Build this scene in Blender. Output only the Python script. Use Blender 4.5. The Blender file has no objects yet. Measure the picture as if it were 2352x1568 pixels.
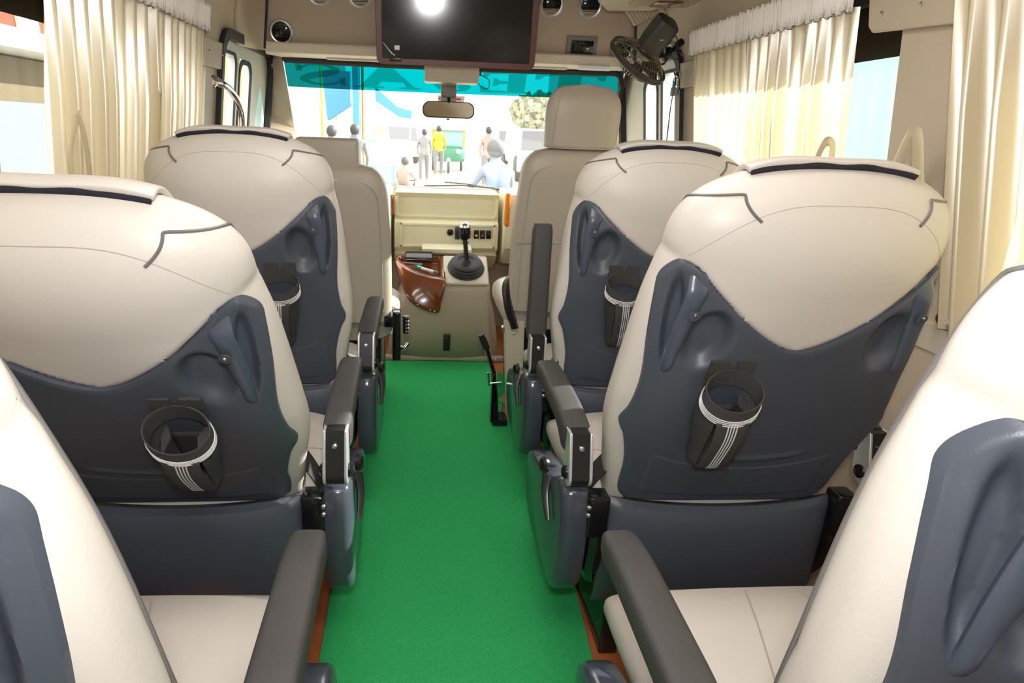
import bpy, bmesh, math, random
from mathutils import Vector, Matrix
random.seed(7)
PI = math.pi
COL = bpy.context.scene.collection

# ---------------------------------------------------------------- camera
CX, CH, PITCH, YAW, ROLL, F, PX, PY = -.111, 1.3, .325, .064, .036, 1435., 1063., 784.
_f = Vector((math.sin(YAW)*math.cos(PITCH), math.cos(YAW)*math.cos(PITCH), -math.sin(PITCH)))
_r = Vector((math.cos(YAW), -math.sin(YAW), 0)); _u = _r.cross(_f)
_r2 = math.cos(ROLL)*_r + math.sin(ROLL)*_u; _u2 = -math.sin(ROLL)*_r + math.cos(ROLL)*_u
CAMO = Vector((CX, 0, CH))
cd = bpy.data.cameras.new('camera'); cam = bpy.data.objects.new('camera', cd); COL.objects.link(cam)
m = Matrix((( _r2.x, _u2.x, -_f.x), (_r2.y, _u2.y, -_f.y), (_r2.z, _u2.z, -_f.z))).to_4x4()
m.translation = CAMO; cam.matrix_world = m
cd.sensor_fit = 'HORIZONTAL'; cd.sensor_width = 36; cd.lens = 36*F/2352.
cd.shift_x = (1176-PX)/2352.; cd.clip_start = .02; cd.clip_end = 300
bpy.context.scene.camera = cam
def at(u, v, x=None, y=None, z=None):
    """the place, on a known plane of the van, that was measured at (u, v)"""
    d = _r2*((u-PX)/F) - _u2*((v-PY)/F) + _f
    t = (x-CAMO.x)/d.x if x is not None else (y-CAMO.y)/d.y if y is not None else (z-CAMO.z)/d.z
    return CAMO + d*t

# ---------------------------------------------------------------- materials
def mat(name, col, rough=.5, metal=0., noise=0., nscale=30., bump=0., bscale=200., spec=.5, coat=0., sheen=0., ncol=None):
    m = bpy.data.materials.new(name); m.use_nodes = True
    nt = m.node_tree; b = nt.nodes['Principled BSDF']
    c = (*col, 1)
    b.inputs['Base Color'].default_value = c; b.inputs['Roughness'].default_value = rough
    b.inputs['Metallic'].default_value = metal; b.inputs['Specular IOR Level'].default_value = spec
    b.inputs['Coat Weight'].default_value = coat; b.inputs['Sheen Weight'].default_value = sheen
    tc = nt.nodes.new('ShaderNodeTexCoord')
    if noise or ncol:
        n = nt.nodes.new('ShaderNodeTexNoise'); n.inputs['Scale'].default_value = nscale; n.inputs['Detail'].default_value = 4
        nt.links.new(tc.outputs['Object'], n.inputs['Vector'])
        mx = nt.nodes.new('ShaderNodeMix'); mx.data_type = 'RGBA'
        mx.inputs[6].default_value = tuple(max(0, k*(1-noise)) for k in col)+(1,)
        mx.inputs[7].default_value = (tuple(min(1, k*(1+noise)) for k in col) if not ncol else ncol)+(1,)
        nt.links.new(n.outputs['Fac'], mx.inputs[0]); nt.links.new(mx.outputs[2], b.inputs['Base Color'])
    if bump:
        n2 = nt.nodes.new('ShaderNodeTexNoise'); n2.inputs['Scale'].default_value = bscale; n2.inputs['Detail'].default_value = 3
        nt.links.new(tc.outputs['Object'], n2.inputs['Vector'])
        bp = nt.nodes.new('ShaderNodeBump'); bp.inputs['Strength'].default_value = bump; bp.inputs['Distance'].default_value = .002
        nt.links.new(n2.outputs['Fac'], bp.inputs['Height']); nt.links.new(bp.outputs[0], b.inputs['Normal'])
    return m
M = {}
M['leather'] = mat('beige_leather', (.535,.498,.465), .42, noise=.05, nscale=3, bump=.12, bscale=260)
M['leather2'] = mat('taupe_leather', (.44,.39,.335), .42, noise=.05, nscale=3, bump=.12, bscale=260)
M['seam'] = mat('seam_thread', (.40,.35,.30), .6)
M['piping'] = mat('grey_piping', (.13,.125,.12), .4)
M['slate'] = mat('slate_plastic', (.053,.062,.082), .42, noise=.1, nscale=9, bump=.1, bscale=500)
M['slate2'] = mat('slate_handle_plastic', (.058,.072,.100), .30, noise=.05, nscale=9)
M['slategloss'] = mat('glossy_slate_plastic', (.050,.059,.078), .16, noise=.1, nscale=9)
M['black'] = mat('black_plastic', (.012,.012,.013), .32)
M['blackgloss'] = mat('gloss_black', (.008,.008,.009), .12)
M['rubber'] = mat('black_rubber', (.014,.013,.013), .55, bump=.1, bscale=80)
M['pad'] = mat('charcoal_armrest_foam', (.042,.040,.040), .6, noise=.25, nscale=12, bump=.35, bscale=300)
M['web'] = mat('black_webbing', (.038,.037,.037), .75, bump=.6, bscale=900)
M['reflect'] = mat('reflective_thread', (.75,.75,.78), .35, noise=.25, nscale=600, metal=.3)
M['velcro'] = mat('navy_velcro', (.012,.011,.022), .9, bump=.8, bscale=900)
M['silver'] = mat('silver_plastic', (.62,.64,.66), .3, metal=.6)
M['chrome'] = mat('chrome', (.75,.75,.76), .12, metal=1)
M['steel'] = mat('steel_screw', (.6,.6,.6), .25, metal=1)
M['carpet'] = mat('green_carpet', (.008,.37,.075), .95, nscale=260, ncol=(.07,.60,.21), noise=.35, bump=1., bscale=420, spec=.1)
M['vinyl'] = mat('orange_wood_vinyl', (.42,.13,.045), .35, noise=.3, nscale=14)
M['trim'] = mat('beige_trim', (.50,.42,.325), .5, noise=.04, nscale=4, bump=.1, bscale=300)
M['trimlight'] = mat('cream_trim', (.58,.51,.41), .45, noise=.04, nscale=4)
M['panel'] = mat('tan_header_panel', (.42,.33,.25), .5, noise=.03, nscale=4, bump=.15, bscale=300)
M['hump'] = mat('tan_engine_cover', (.40,.33,.25), .45, noise=.05, nscale=5, bump=.1, bscale=300)
M['dash'] = mat('cream_dashboard', (.84,.79,.57), .45, noise=.04, nscale=5)
M['wood'] = mat('red_brown_wood', (.16,.042,.011), .16, noise=.35, nscale=9, coat=.6)
M['white'] = mat('white_painted_metal', (.72,.72,.70), .35)
M['maroon'] = mat('maroon_frame', (.12,.036,.034), .35)
M['screen'] = mat('black_screen', (.004,.005,.008), .11, spec=.6)
M['mirror'] = mat('mirror_glass', (.9,.9,.9), .02, metal=1)
M['fan'] = mat('fan_grey_plastic', (.05,.05,.046), .45)
M['wire'] = mat('fan_wire', (.30,.25,.17), .35, metal=.7)
M['yellow'] = mat('yellow_symbol', (.7,.65,.05), .5)
M['red'] = mat('red_symbol', (.7,.03,.05), .5)
M['teal'] = mat('teal_cap', (.0,.4,.38), .4)
M['paper'] = mat('white_plastic', (.8,.8,.82), .4)
M['cream'] = mat('cream_plastic', (.72,.68,.5), .4)
M['grey'] = mat('grey_plastic', (.17,.16,.145), .5)
M['header'] = mat('white_curtain_tape', (.80,.76,.73), .8, bump=1., bscale=120)
M['orange'] = mat('amber_plastic', (.8,.22,.02), .3)

def mix_mat(name, parts):
    """parts: list of (shader type, colour, roughness or None), factors between them"""
    m = bpy.data.materials.new(name); m.use_nodes = True; nt = m.node_tree
    nt.nodes.remove(nt.nodes['Principled BSDF']); out = nt.nodes['Material Output']
    return m, nt, out
def glass(name, col, gloss=.05, diff=None, dfac=0.):
    m, nt, out = mix_mat(name, None)
    t = nt.nodes.new('ShaderNodeBsdfTransparent'); t.inputs[0].default_value = (*col, 1)
    g = nt.nodes.new('ShaderNodeBsdfGlossy'); g.inputs['Roughness'].default_value = .03
    a = nt.nodes.new('ShaderNodeMixShader'); a.inputs[0].default_value = gloss
    nt.links.new(t.outputs[0], a.inputs[1]); nt.links.new(g.outputs[0], a.inputs[2])
    last = a
    if diff:
        d = nt.nodes.new('ShaderNodeBsdfTranslucent'); d.inputs[0].default_value = (*diff, 1)
        b = nt.nodes.new('ShaderNodeMixShader'); b.inputs[0].default_value = dfac
        nt.links.new(last.outputs[0], b.inputs[1]); nt.links.new(d.outputs[0], b.inputs[2]); last = b
    nt.links.new(last.outputs[0], out.inputs['Surface']); return m
M['glass'] = glass('clear_glass', (.93,.96,.95))
M['glasstint'] = glass('brown_tint_film', (.03,.024,.02), .06)
M['tealband'] = glass('teal_sun_band', (.0,.15,.165), .04)
M['tealletter'] = glass('dark_teal_letter', (.10,.58,.52), .02)
def curtain_mat(name, col):
    m, nt, out = mix_mat(name, None)
    d = nt.nodes.new('ShaderNodeBsdfDiffuse'); d.inputs[0].default_value = (*col, 1)
    t = nt.nodes.new('ShaderNodeBsdfTranslucent'); t.inputs[0].default_value = (.97,.87,.62,1)
    g = nt.nodes.new('ShaderNodeBsdfGlossy'); g.inputs[0].default_value = (1,.97,.9,1); g.inputs['Roughness'].default_value = .33
    a = nt.nodes.new('ShaderNodeMixShader'); a.inputs[0].default_value = .38
    b = nt.nodes.new('ShaderNodeMixShader'); b.inputs[0].default_value = .24
    nt.links.new(d.outputs[0], a.inputs[1]); nt.links.new(t.outputs[0], a.inputs[2])
    nt.links.new(a.outputs[0], b.inputs[1]); nt.links.new(g.outputs[0], b.inputs[2])
    nt.links.new(b.outputs[0], out.inputs['Surface']); return m
M['curtain'] = curtain_mat('cream_satin', (.66,.56,.38))
def emit(name, col, s):
    m = bpy.data.materials.new(name); m.use_nodes = True; b = m.node_tree.nodes['Principled BSDF']
    b.inputs['Base Color'].default_value = (*col,1); b.inputs['Emission Color'].default_value = (*col,1); b.inputs['Emission Strength'].default_value = s
    return m
M['lamp'] = emit('fill_lamp_glow', (1,.95,.85), 4)  # glowing face of the added fill lamps over the rows

# ---------------------------------------------------------------- helpers
def obj(name, bm, m, parent=None, smooth=True, ang=40, solid=0., subsurf=0, bevel=0.):
    me = bpy.data.meshes.new(name)
    bmesh.ops.recalc_face_normals(bm, faces=bm.faces)
    bm.to_mesh(me); bm.free()
    for mm in (m if isinstance(m, (list, tuple)) else [m]): me.materials.append(M[mm] if isinstance(mm, str) else mm)
    if smooth:
        me.shade_smooth()
        me.set_sharp_from_angle(angle=math.radians(ang))
    o = bpy.data.objects.new(name, me); COL.objects.link(o)
    if parent: o.parent = parent
    if solid:
        s = o.modifiers.new('s', 'SOLIDIFY'); s.thickness = solid; s.offset = 0
    if bevel:
        b = o.modifiers.new('b', 'BEVEL'); b.width = bevel; b.segments = 3; b.limit_method = 'ANGLE'; b.angle_limit = math.radians(35)
    if subsurf:
        s = o.modifiers.new('u', 'SUBSURF'); s.levels = subsurf; s.render_levels = subsurf
    return o
def tag(o, label, cat, group=None, kind=None):
    if label: o['label'] = label
    if cat: o['category'] = cat
    if group: o['group'] = group
    if kind: o['kind'] = kind
    return o
def struct(name, bm, m, **k):
    o = obj(name, bm, m, **k); o['kind'] = 'structure'; return o
def thing(name, label, cat, loc=(0,0,0), rz=0., group=None):
    o = bpy.data.objects.new(name, None); COL.objects.link(o); o.empty_display_size = .05
    o.location = loc; o.rotation_euler = (0,0,rz); return tag(o, label, cat, group)
def B(): return bmesh.new()
def box(bm, c, s, rot=None, bev=0., seg=3, taper=None):
    r = bmesh.ops.create_cube(bm, size=1.)
    vs = r['verts']
    for v in vs:
        v.co = Vector((v.co.x*s[0], v.co.y*s[1], v.co.z*s[2]))
        if taper and v.co.z < 0: v.co.x *= taper; v.co.y *= taper
    if bev:
        es = list({e for v in vs for e in v.link_edges})
        r2 = bmesh.ops.bevel(bm, geom=es, offset=bev, segments=seg, profile=.5, affect='EDGES')
        vs = list({v for f in r2['faces'] for v in f.verts} | {v for v in vs if v.is_valid})
        # collect the connected shell
        seen = set(vs); st = list(vs)
        while st:
            v = st.pop()
            for e in v.link_edges:
                w = e.other_vert(v)
                if w not in seen: seen.add(w); st.append(w)
        vs = list(seen)
    mt = Matrix.Translation(Vector(c)) @ (rot.to_4x4() if rot else Matrix())
    bmesh.ops.transform(bm, matrix=mt, verts=vs)
    return vs
def euler(x=0, y=0, z=0): return Matrix.Rotation(z,3,'Z') @ Matrix.Rotation(y,3,'Y') @ Matrix.Rotation(x,3,'X')
def tube(bm, pts, r, seg=8, flat=1., closed=False, up=None):
    pts = [Vector(p) for p in pts]; n = len(pts); rings = []
    rr = r if isinstance(r, (list, tuple)) else [r]*n
    prev = None
    for i, p in enumerate(pts):
        a = pts[(i-1) % n] if (closed or i > 0) else p
        b = pts[(i+1) % n] if (closed or i < n-1) else p
        t = (b-a).normalized()
        ref = up or (prev if prev is not None else (Vector((0,0,1)) if abs(t.z) < .9 else Vector((1,0,0))))
        ref = Vector(ref)
        x = t.cross(ref)
        if x.length < 1e-5: x = t.cross(Vector((.3,.5,.8)))
        x.normalize(); y = x.cross(t).normalized(); prev = y
        rings.append([bm.verts.new(p + x*math.cos(2*PI*k/seg)*rr[i] + y*math.sin(2*PI*k/seg)*rr[i]*flat) for k in range(seg)])
    m_ = n if closed else n-1
    for i in range(m_):
        A, Bq = rings[i], rings[(i+1) % n]
        for k in range(seg): bm.faces.new((A[k], A[(k+1)%seg], Bq[(k+1)%seg], Bq[k]))
    if not closed:
        bm.faces.new(rings[0][::-1]); bm.faces.new(rings[-1])
def loft(bm, rings, cap=True, closed=True):
    R = [[bm.verts.new(p) for p in r] for r in rings]; n = len(R[0])
    for i in range(len(R)-1):
        for k in range(n if closed else n-1):
            bm.faces.new((R[i][k], R[i][(k+1)%n], R[i+1][(k+1)%n], R[i+1][k]))
    if cap and closed: bm.faces.new(R[0][::-1]); bm.faces.new(R[-1])
    return R
def grid(bm, fn, nu, nv):
    V = [[bm.verts.new(fn(i/nu, j/nv)) for j in range(nv+1)] for i in range(nu+1)]
    for i in range(nu):
        for j in range(nv): bm.faces.new((V[i][j], V[i+1][j], V[i+1][j+1], V[i][j+1]))
    return V
def prism(bm, poly, a, b, fn):
    """poly 2D; fn(p, q, d) -> 3D ; extruded between depth a and b"""
    A = [bm.verts.new(fn(p, q, a)) for p, q in poly]; Bq = [bm.verts.new(fn(p, q, b)) for p, q in poly]
    n = len(poly)
    bm.faces.new(A[::-1]); bm.faces.new(Bq)
    for i in range(n): bm.faces.new((A[i], A[(i+1)%n], Bq[(i+1)%n], Bq[i]))
def rrect(w, h, r, n=6):
    o = []
    for cx, cy, a0 in ((w/2-r, h/2-r, 0), (-w/2+r, h/2-r, PI/2), (-w/2+r, -h/2+r, PI), (w/2-r, -h/2+r, 3*PI/2)):
        for k in range(n+1):
            a = a0 + PI/2*k/n; o.append((cx+r*math.cos(a), cy+r*math.sin(a)))
    return o
def lathe(bm, prof, M4, seg=24, cap=True):
    rings = [[M4 @ Vector((r*math.cos(2*PI*k/seg), r*math.sin(2*PI*k/seg), z)) for k in range(seg)] for r, z in prof]
    loft(bm, rings, cap=cap)
def frame_z(o, z, x=None):
    """matrix whose local z looks along z, at o"""
    z = Vector(z).normalized(); x = Vector(x) if x else (Vector((0,0,1)) if abs(z.z) < .9 else Vector((1,0,0)))
    y = z.cross(x).normalized(); x = y.cross(z)
    m = Matrix((x, y, z)).transposed().to_4x4(); m.translation = Vector(o); return m
def sstep(x): x = max(0., min(1., x)); return x*x*(3-2*x)
def smooth_pts(pts, n=6):
    """Catmull-Rom"""
    P = [Vector(p) for p in pts]; P = [2*P[0]-P[1]] + P + [2*P[-1]-P[-2]]; o = []
    for i in range(1, len(P)-2):
        for k in range(n):
            t = k/n; a, b, c, d = P[i-1:i+3]
            o.append(.5*((2*b) + (c-a)*t + (2*a-5*b+4*c-d)*t*t + (-a+3*b-3*c+d)*t**3))
    o.append(P[-2]); return o
def interp(x, tb):
    if x <= tb[0][0]: return tb[0][1]
    for (a, va), (b, vb) in zip(tb, tb[1:]):
        if x <= b:
            t = (x-a)/(b-a); return va+(vb-va)*t
    return tb[-1][1]
def sinterp(x, tb):
    if x <= tb[0][0]: return tb[0][1]
    n = len(tb)
    for i in range(n-1):
        a, va = tb[i]; b, vb = tb[i+1]
        if x <= b:
            t = (x-a)/(b-a)
            m0 = (vb-tb[i-1][1])/(b-tb[i-1][0]) if i > 0 else (vb-va)/(b-a)
            m1 = (tb[i+2][1]-va)/(tb[i+2][0]-a) if i < n-2 else (vb-va)/(b-a)
            h = b-a
            return (2*t**3-3*t*t+1)*va + (t**3-2*t*t+t)*h*m0 + (-2*t**3+3*t*t)*vb + (t**3-t*t)*h*m1
    return tb[-1][1]

# ================================================================ passenger seat
ZH = .514; TOP = .758
W_T = [(0,.266),(.1,.284),(.235,.304),(.4,.292),(.52,.278),(.60,.262)]
WS = [(0,.226),(.02,.242),(.12,.25),(.2,.268),(.237,.283),(.28,.272),(.35,.264),(.45,.266),(.54,.262),(.60,.254),(.64,.246)]
def bw(t):
    if t < .6: return sinterp(t, W_T)
    q = min(1., (t-.6)/(TOP-.6)); return .262*max(0., 1-q**2.9)**(1/2.4)
def bh(t):
    if t > .58:
        q = min(1., (t-.58)/(TOP-.58)); return .118*max(0., 1-q**2.3)**(1/2.2)
    return interp(t, [(0,.05),(.3,.065),(.5,.105),(.58,.118)])
def bhf(t): return bh(t)*interp(t, [(0,1.),(.3,1.),(.6,.5),(.8,.5)])
def bn(t): return interp(t, [(0,-.05),(.3,-.065),(.5,-.105),(.58,-.118),(.8,-.124)])
def bm_(t): return interp(t, [(0,4.),(.3,3.1),(.55,2.1),(.8,2.1)])
def rearN(s, t):
    w = bw(t); m_ = bm_(t)
    x = min(.9999, abs(s)/max(w,1e-4)); return bn(t) + bh(t)*(1-x**m_)**(1/m_)
def Ttop(u):
    u = abs(u); q = .447 + .172*(math.sqrt(min(u,.93)**2+.05)-.2236)/.74
    if u > .80: q -= .075*(1-math.sqrt(max(0., 1-((u-.80)/.2)**2)))
    return q
def rearNrm(s, t):
    w, h, m_ = max(bw(t),1e-3), max(bh(t),1e-3), bm_(t); x = min(.985, abs(s)/w); c = (1-x**m_)**(1/m_)
    gs, gn = x**(m_-1)/w, c**(m_-1)/h; l_ = math.hypot(gs, gn)
    return math.copysign(gs/l_, s), gn/l_
def wshell(t): return sinterp(t, WS)
def shell_margin(s, t):
    ws = wshell(min(t,.64)); u = min(1., abs(s)/ws)
    return min(ws-abs(s), Ttop(u)-t)
def recess(s, t):
    a = abs(s)
    # inner teardrop beside the handle and the slot outside it
    d1 = ((a-.172)/.040)**2 + ((t-.462+ (a-.172)*.3)/.062)**2
    d2 = ((a-.236)/.013)**2 + ((t-.49)/.085)**2
    return .030*sstep(1.25-d1) + .022*sstep(1.3-d2)
def make_seat(name, label, xc, yh, th, yaw, a, raised=False, padz=0.):
    """a = +1: the aisle lies on the seat's +s side (left row); -1: right row"""
    root = thing(name, label, 'seat', (xc, yh, 0), yaw, 'reclining passenger seats')
    c_, s_ = math.cos(th), math.sin(th)
    def L(s, t, n): return Vector((s, -s_*t - n*c_, ZH + c_*t - n*s_))
    # --- upholstered back
    bm = B(); NT, NP = 120, 176; rings = []
    for i in range(NT+1):
        t = -.02 + (TOP+.02)*(1-(1-i/NT)**1.5) if i > 0 else -.02
        t = min(t, TOP-.0006); w, hR, hF, nm, m_ = bw(max(t,0)), bh(max(t,0)), bhf(max(t,0)), bn(t), bm_(t); r = []
        for k in range(NP):
            p = 2*PI*k/NP; cs, sn = math.cos(p), math.sin(p); h = hR if cs > 0 else hF
            s = w*math.copysign(abs(sn)**(2/m_), sn); n = nm + h*math.copysign(abs(cs)**(2/m_), cs)
            if cs > 0:
                mg = shell_margin(s, t); ns, nn = rearNrm(s, t); dp = .040*sstep((mg-.001)/.016); s -= ns*dp; n -= nn*dp
                # soft crease where the cover tucks under the peak of the shell
                n -= .006*math.exp(-((abs(s)-.262)/.02)**2-((t-.60)/.012)**2)
            r.append(L(s, t, n))
        rings.append(r)
    loft(bm, rings)
    back = obj('backrest', bm, 'leather', root, ang=60)
    # piping across the crown on both sides, and the seam of the rear panel
    for sg in (-1, 1):
        bm = B(); pts = []
        for k in range(57):
            q = k/56
            if q < .35: f_ = q/.35; ph, t = .60+.35*f_, .692+.032*f_
            elif q < .6: f_ = sstep((q-.35)/.25); ph, t = .95+.95*f_, .724-.04*f_
            else: f_ = (q-.6)/.4; ph, t = 1.9, .684-.64*f_
            w, nm, m_ = bw(t), bn(t), bm_(t); h = bh(t) if ph < PI/2 else bhf(t)
            pts.append(L(sg*(w*math.sin(ph)**(2/m_))*1.006, t, nm + (h+.001)*math.copysign(abs(math.cos(ph))**(2/m_), math.cos(ph))))
        for _ in range(3): pts = [pts[0]] + [(pts[k-1]+pts[k]*2+pts[k+1])/4 for k in range(1, len(pts)-1)] + [pts[-1]]
        tube(bm, pts, .0028, 6); pp = obj('piping', bm, 'piping', back); pp['label'] = 'dark grey piping'
    bm = B(); pts = []
    for k in range(41):
        s = -.232 + .464*k/40; t = .722 - .115*(abs(s)/.235)**3
        pts.append(L(s, t, rearN(s, t)-.0008))
    tube(bm, pts, .0012, 5); obj('seam', bm, 'seam', back)
    # --- slate rear shell
    bm = B()
    def sh(i, j, off=0.):
        u = math.sin(PI*(i-.5)); v = j
        t = v*Ttop(u); ws = wshell(min(t,.64)); s = u*ws; t = min(t, .64)
        s = max(-bw(t)*.975, min(bw(t)*.975, s)); n = rearN(s, t); ns, nn = rearNrm(s, t)
        mg = min(ws-abs(s), Ttop(u)-t)
        o_f = .0095 - .0020*(1-sstep(mg/.008)) - recess(s, t)*.85
        s += ns*o_f; n += nn*o_f
        # sagging ridge of the lower moulding
        rt = .145 + .05*(s/.2)**2
        n += .004*math.exp(-((t-rt)/.006)**2)*sstep((.15-abs(s))/.05)
        return L(s, t, n)
    V = grid(bm, lambda i, j: sh(i, j), 120, 84)
    edge = [V[i][0] for i in range(121)] + [V[120][j] for j in range(1, 85)] + [V[i][84] for i in range(119, -1, -1)] + [V[0][j] for j in range(83, 0, -1)]
    inn = [bm.verts.new(v.co - Vector((0, -c_, -s_))*.03) for v in edge]; ne = len(edge)
    for k in range(ne): bm.faces.new((edge[k], edge[(k+1)%ne], inn[(k+1)%ne], inn[k]))
    shell = obj('back_shell', bm, 'slate', root, ang=50)
    # handles
    for sg in (-1, 1):
        bm = B(); rings = []
        for k in range(21):
            q = k/20; t = .590 - .225*q; s = sg*(.206 + .024*q + .006*math.sin(q*PI))
            base = rearN(s, t)
            n = base - .002 + .024*sstep(q/.16)*(1-.45*q) - .014*sstep((q-.86)/.14)
            wd = .0205*(1-.62*q**1.6); ht = .0085
            rings.append([L(s+wd*math.cos(2*PI*j/12), t, n-.004+ht*math.sin(2*PI*j/12)) for j in range(12)])
        loft(bm, rings)
        h_ = obj('handle', bm, 'slate2', shell)
        bm = B(); t = .520; s = sg*.214; n = rearN(s, t)+.0295
        lathe(bm, [(.0,-.004),(.010,-.004),(.011,0),(.0,.001)], frame_z(L(s,t,n), L(0,0,1)-L(0,0,0)), 14)
        hk = obj('coat_hook', bm, 'slate', h_)
        bm = B(); lathe(bm, [(.0035,0),(.003,.002),(.0005,.003)], frame_z(L(s,t+.004,n+.001), L(0,0,1)-L(0,0,0)), 10)
        obj('screw', bm, 'steel', h_)
    # magazine pocket panel
    bm = B()
    def pk(i, j):
        s = -.205 + .41*i; tt = .118 + .045*((s/.205)**2); tb = .012 + .012*(s/.205)**2
        t = tb + (tt-tb)*j; e = min(i, 1-i)*.41; e2 = min(j, 1-j)*.11
        return L(s, t, rearN(s, t) + .0075 + .0035*sstep(min(e, e2)/.006))
    grid(bm, pk, 60, 24); obj('pocket_panel', bm, 'slate', shell)
    # --- bottle holder riveted to the shell
    sc = a*.112; tb0 = .412
    def BL(x, t, n): # x across, t along, n out
        return L(sc + x, t, rearN(sc, t) + .008 + n)
    bm = B()
    for sx_ in (-.026, .026):
        for t in (tb0-.012,):
            A = [BL(sx_+dx, t+dt, nn) for dx, dt in ((-.018,-.032),(.018,-.032),(.018,.026),(-.018,.026)) for nn in (0,)]
            Bq = [BL(sx_+dx, t+dt, .007) for dx, dt in ((-.018,-.032),(.018,-.032),(.018,.026),(-.018,.026))]
            loft(bm, [A, Bq])
    hold = obj('bottle_holder', bm, 'web', root, smooth=False); hold['label'] = 'black webbing bottle holder'
    tilt = a*.018
    def ring(t, rx, rn, n0, k, N=36):
        p = 2*PI*k/N; return BL(rx*math.sin(p), t - .20*(0 if True else 0) - (.022*(1-math.cos(p))) , n0 + rn - rn*math.cos(p))
    bm = B(); N = 36; R1 = []
    for k in range(N):
        R1.append([ring(tb0-.005, .057, .036, .004, k), ring(tb0-.043, .057, .036, .004, k), ring(tb0-.043, .054, .033, .007, k), ring(tb0-.005, .054, .033, .007, k)])
    loft(bm, R1 + [R1[0]], cap=False); obj('loop_strap', bm, 'web', hold, ang=50)
    bm = B()
    for q in range(4):
        pts = [ring(tb0-.028-.0042*q, .0585, .0375, .0025, k) for k in range(4, N-3)]
        tube(bm, pts, .0012, 5)
    o_ = obj('reflective_stripe', bm, 'reflect', hold); o_['label'] = 'four white reflective threads'
    # hanging strap: front face, bottom turn and back
    bm = B()
    def strap(q, x):
        P = smooth_pts([(tb0-.085,.074),(tb0-.12,.076),(tb0-.17,.070),(tb0-.222,.058),(tb0-.238,.04),(tb0-.236,.016),(tb0-.18,.005),(tb0-.10,.003)], 5)
        f_ = q*(len(P)-1); i = min(int(f_), len(P)-2); p = P[i].lerp(P[i+1], f_-i) if False else None
        return P, i, f_-i
    P2 = smooth_pts([(tb0-.078,.074,0),(tb0-.12,.077,0),(tb0-.17,.070,0),(tb0-.222,.058,0),(tb0-.238,.04,0),(tb0-.236,.016,0),(tb0-.18,.005,0),(tb0-.10,.003,0)], 5)
    def sp(i, j, off=0., w=.032):
        f_ = i*(len(P2)-1); k = min(int(f_), len(P2)-2); p = P2[k].lerp(P2[k+1], f_-k)
        wd = w*(1-.10*i); return BL(-a*.010*min(1, i*2) + (j*2-1)*wd, p.x, p.y+off)
    grid(bm, sp, 40, 6); obj('hanging_strap', bm, 'web', hold, solid=.003)
    bm = B()  # side web filling
    for sg in (-1, 1):
        ringsS = []
        for q in range(9):
            f_ = q/8; t = tb0-.07-.16*f_
            x0 = sg*(.036+.016*math.sin(PI*min(1,f_*1.3))*(1-f_)) - a*.010*min(1, f_)
            ringsS.append([BL(x0, t, .002), BL(x0+sg*.004, t, .03), BL(sg*.030-a*.01*f_, t, .066-.018*f_), BL(sg*.022, t, .03)])
        loft(bm, ringsS)
    obj('side_web', bm, 'web', hold, ang=50)
    bm = B()
    for q in range(4):
        x = -.0085 + .0057*q
        tube(bm, [Vector(sp(i/40*.52, .5 + x/.064, .0028)) for i in range(0, 41, 2)], .0014, 5)
    o_ = obj('reflective_stripe', bm, 'reflect', hold); o_['label'] = 'four white reflective threads'
    # --- headrest cover flap on the crown
    D0 = max(.012, .065 - .17*th)
    def crown(d): return .58 + (TOP-.58)*(max(0., 1-(abs(d)/(.118 if d > 0 else .059))**2.2))**(1/2.3)
    bm = B()
    def fl(i, j):
        s = -.152 + .304*i; dd = D0 - (D0+.050)*j
        t = crown(dd) + .006 + .005*(1-j)**2 - .018*(abs(s)/.152)**2.6 + .003*math.sin(i*9)*(1-j)
        return L(s, t, -.123 + dd)
    grid(bm, fl, 24, 8); f_o = obj('headrest_cover', bm, 'leather', root, solid=.011, bevel=.003)
    bm = B()
    def vl(i, j):
        s = -.147 + .294*i; dd = D0 + .002 - .03*j; return L(s, crown(dd) + .004 - .018*(abs(s)/.152)**2.6 + .0015*math.sin(i*21), -.123 + dd)
    grid(bm, vl, 24, 2); o_ = obj('velcro_strip', bm, 'velcro', f_o, solid=.011); o_['label'] = 'dark navy velcro strip'
    # --- seat cushion
    bm = B(); rings = []
    prof = [(0,.0),(.02,.012),(.10,.022),(.25,.026),(.40,.024),(.50,.014),(.545,-.012),(.56,-.05)]
    for y_, zc_ in prof:
        r = []
        for k in range(48):
            p = 2*PI*k/48; m_ = 3.2; cs, sn = math.cos(p), math.sin(p)
            w = .298 - (.02 if y_ < .01 or y_ > .55 else 0); h = .062 + (0 if y_ < .5 else -.3*(y_-.5))
            x_ = w*math.copysign(abs(cs)**(2/m_), cs); z_ = .422 + h*math.copysign(abs(sn)**(2/m_), sn)
            if sn > 0: z_ += zc_*(1-(x_/.3)**4)
            r.append((x_, y_-.005, z_))
        rings.append(r)
    loft(bm, rings); cush = obj('seat_cushion', bm, 'leather', root, ang=60)
    def cz(x_, y_): 
        zc_ = interp(y_, prof); return .422 + .062*(1-min(1,abs(x_)/.298)**3.2)**(1/3.2) + zc_*(1-(x_/.3)**4) + .0003
    def seamline(p, q, par):
        bm = B(); pts = []
        for k in range(15):
            f_ = k/14; x_ = p[0]+(q[0]-p[0])*f_; y_ = p[1]+(q[1]-p[1])*f_
            pts.append((x_, y_, cz(x_, y_)))
        tube(bm, pts, .0016, 5); obj('seam', bm, 'seam', par)
    for sg in (-1, 1):
        seamline((sg*.05,.485), (sg*.135,.20), cush); seamline((sg*.135,.20), (sg*.28,.30), cush)
    # --- lower rear cover
    bm = B(); rings = []
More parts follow.
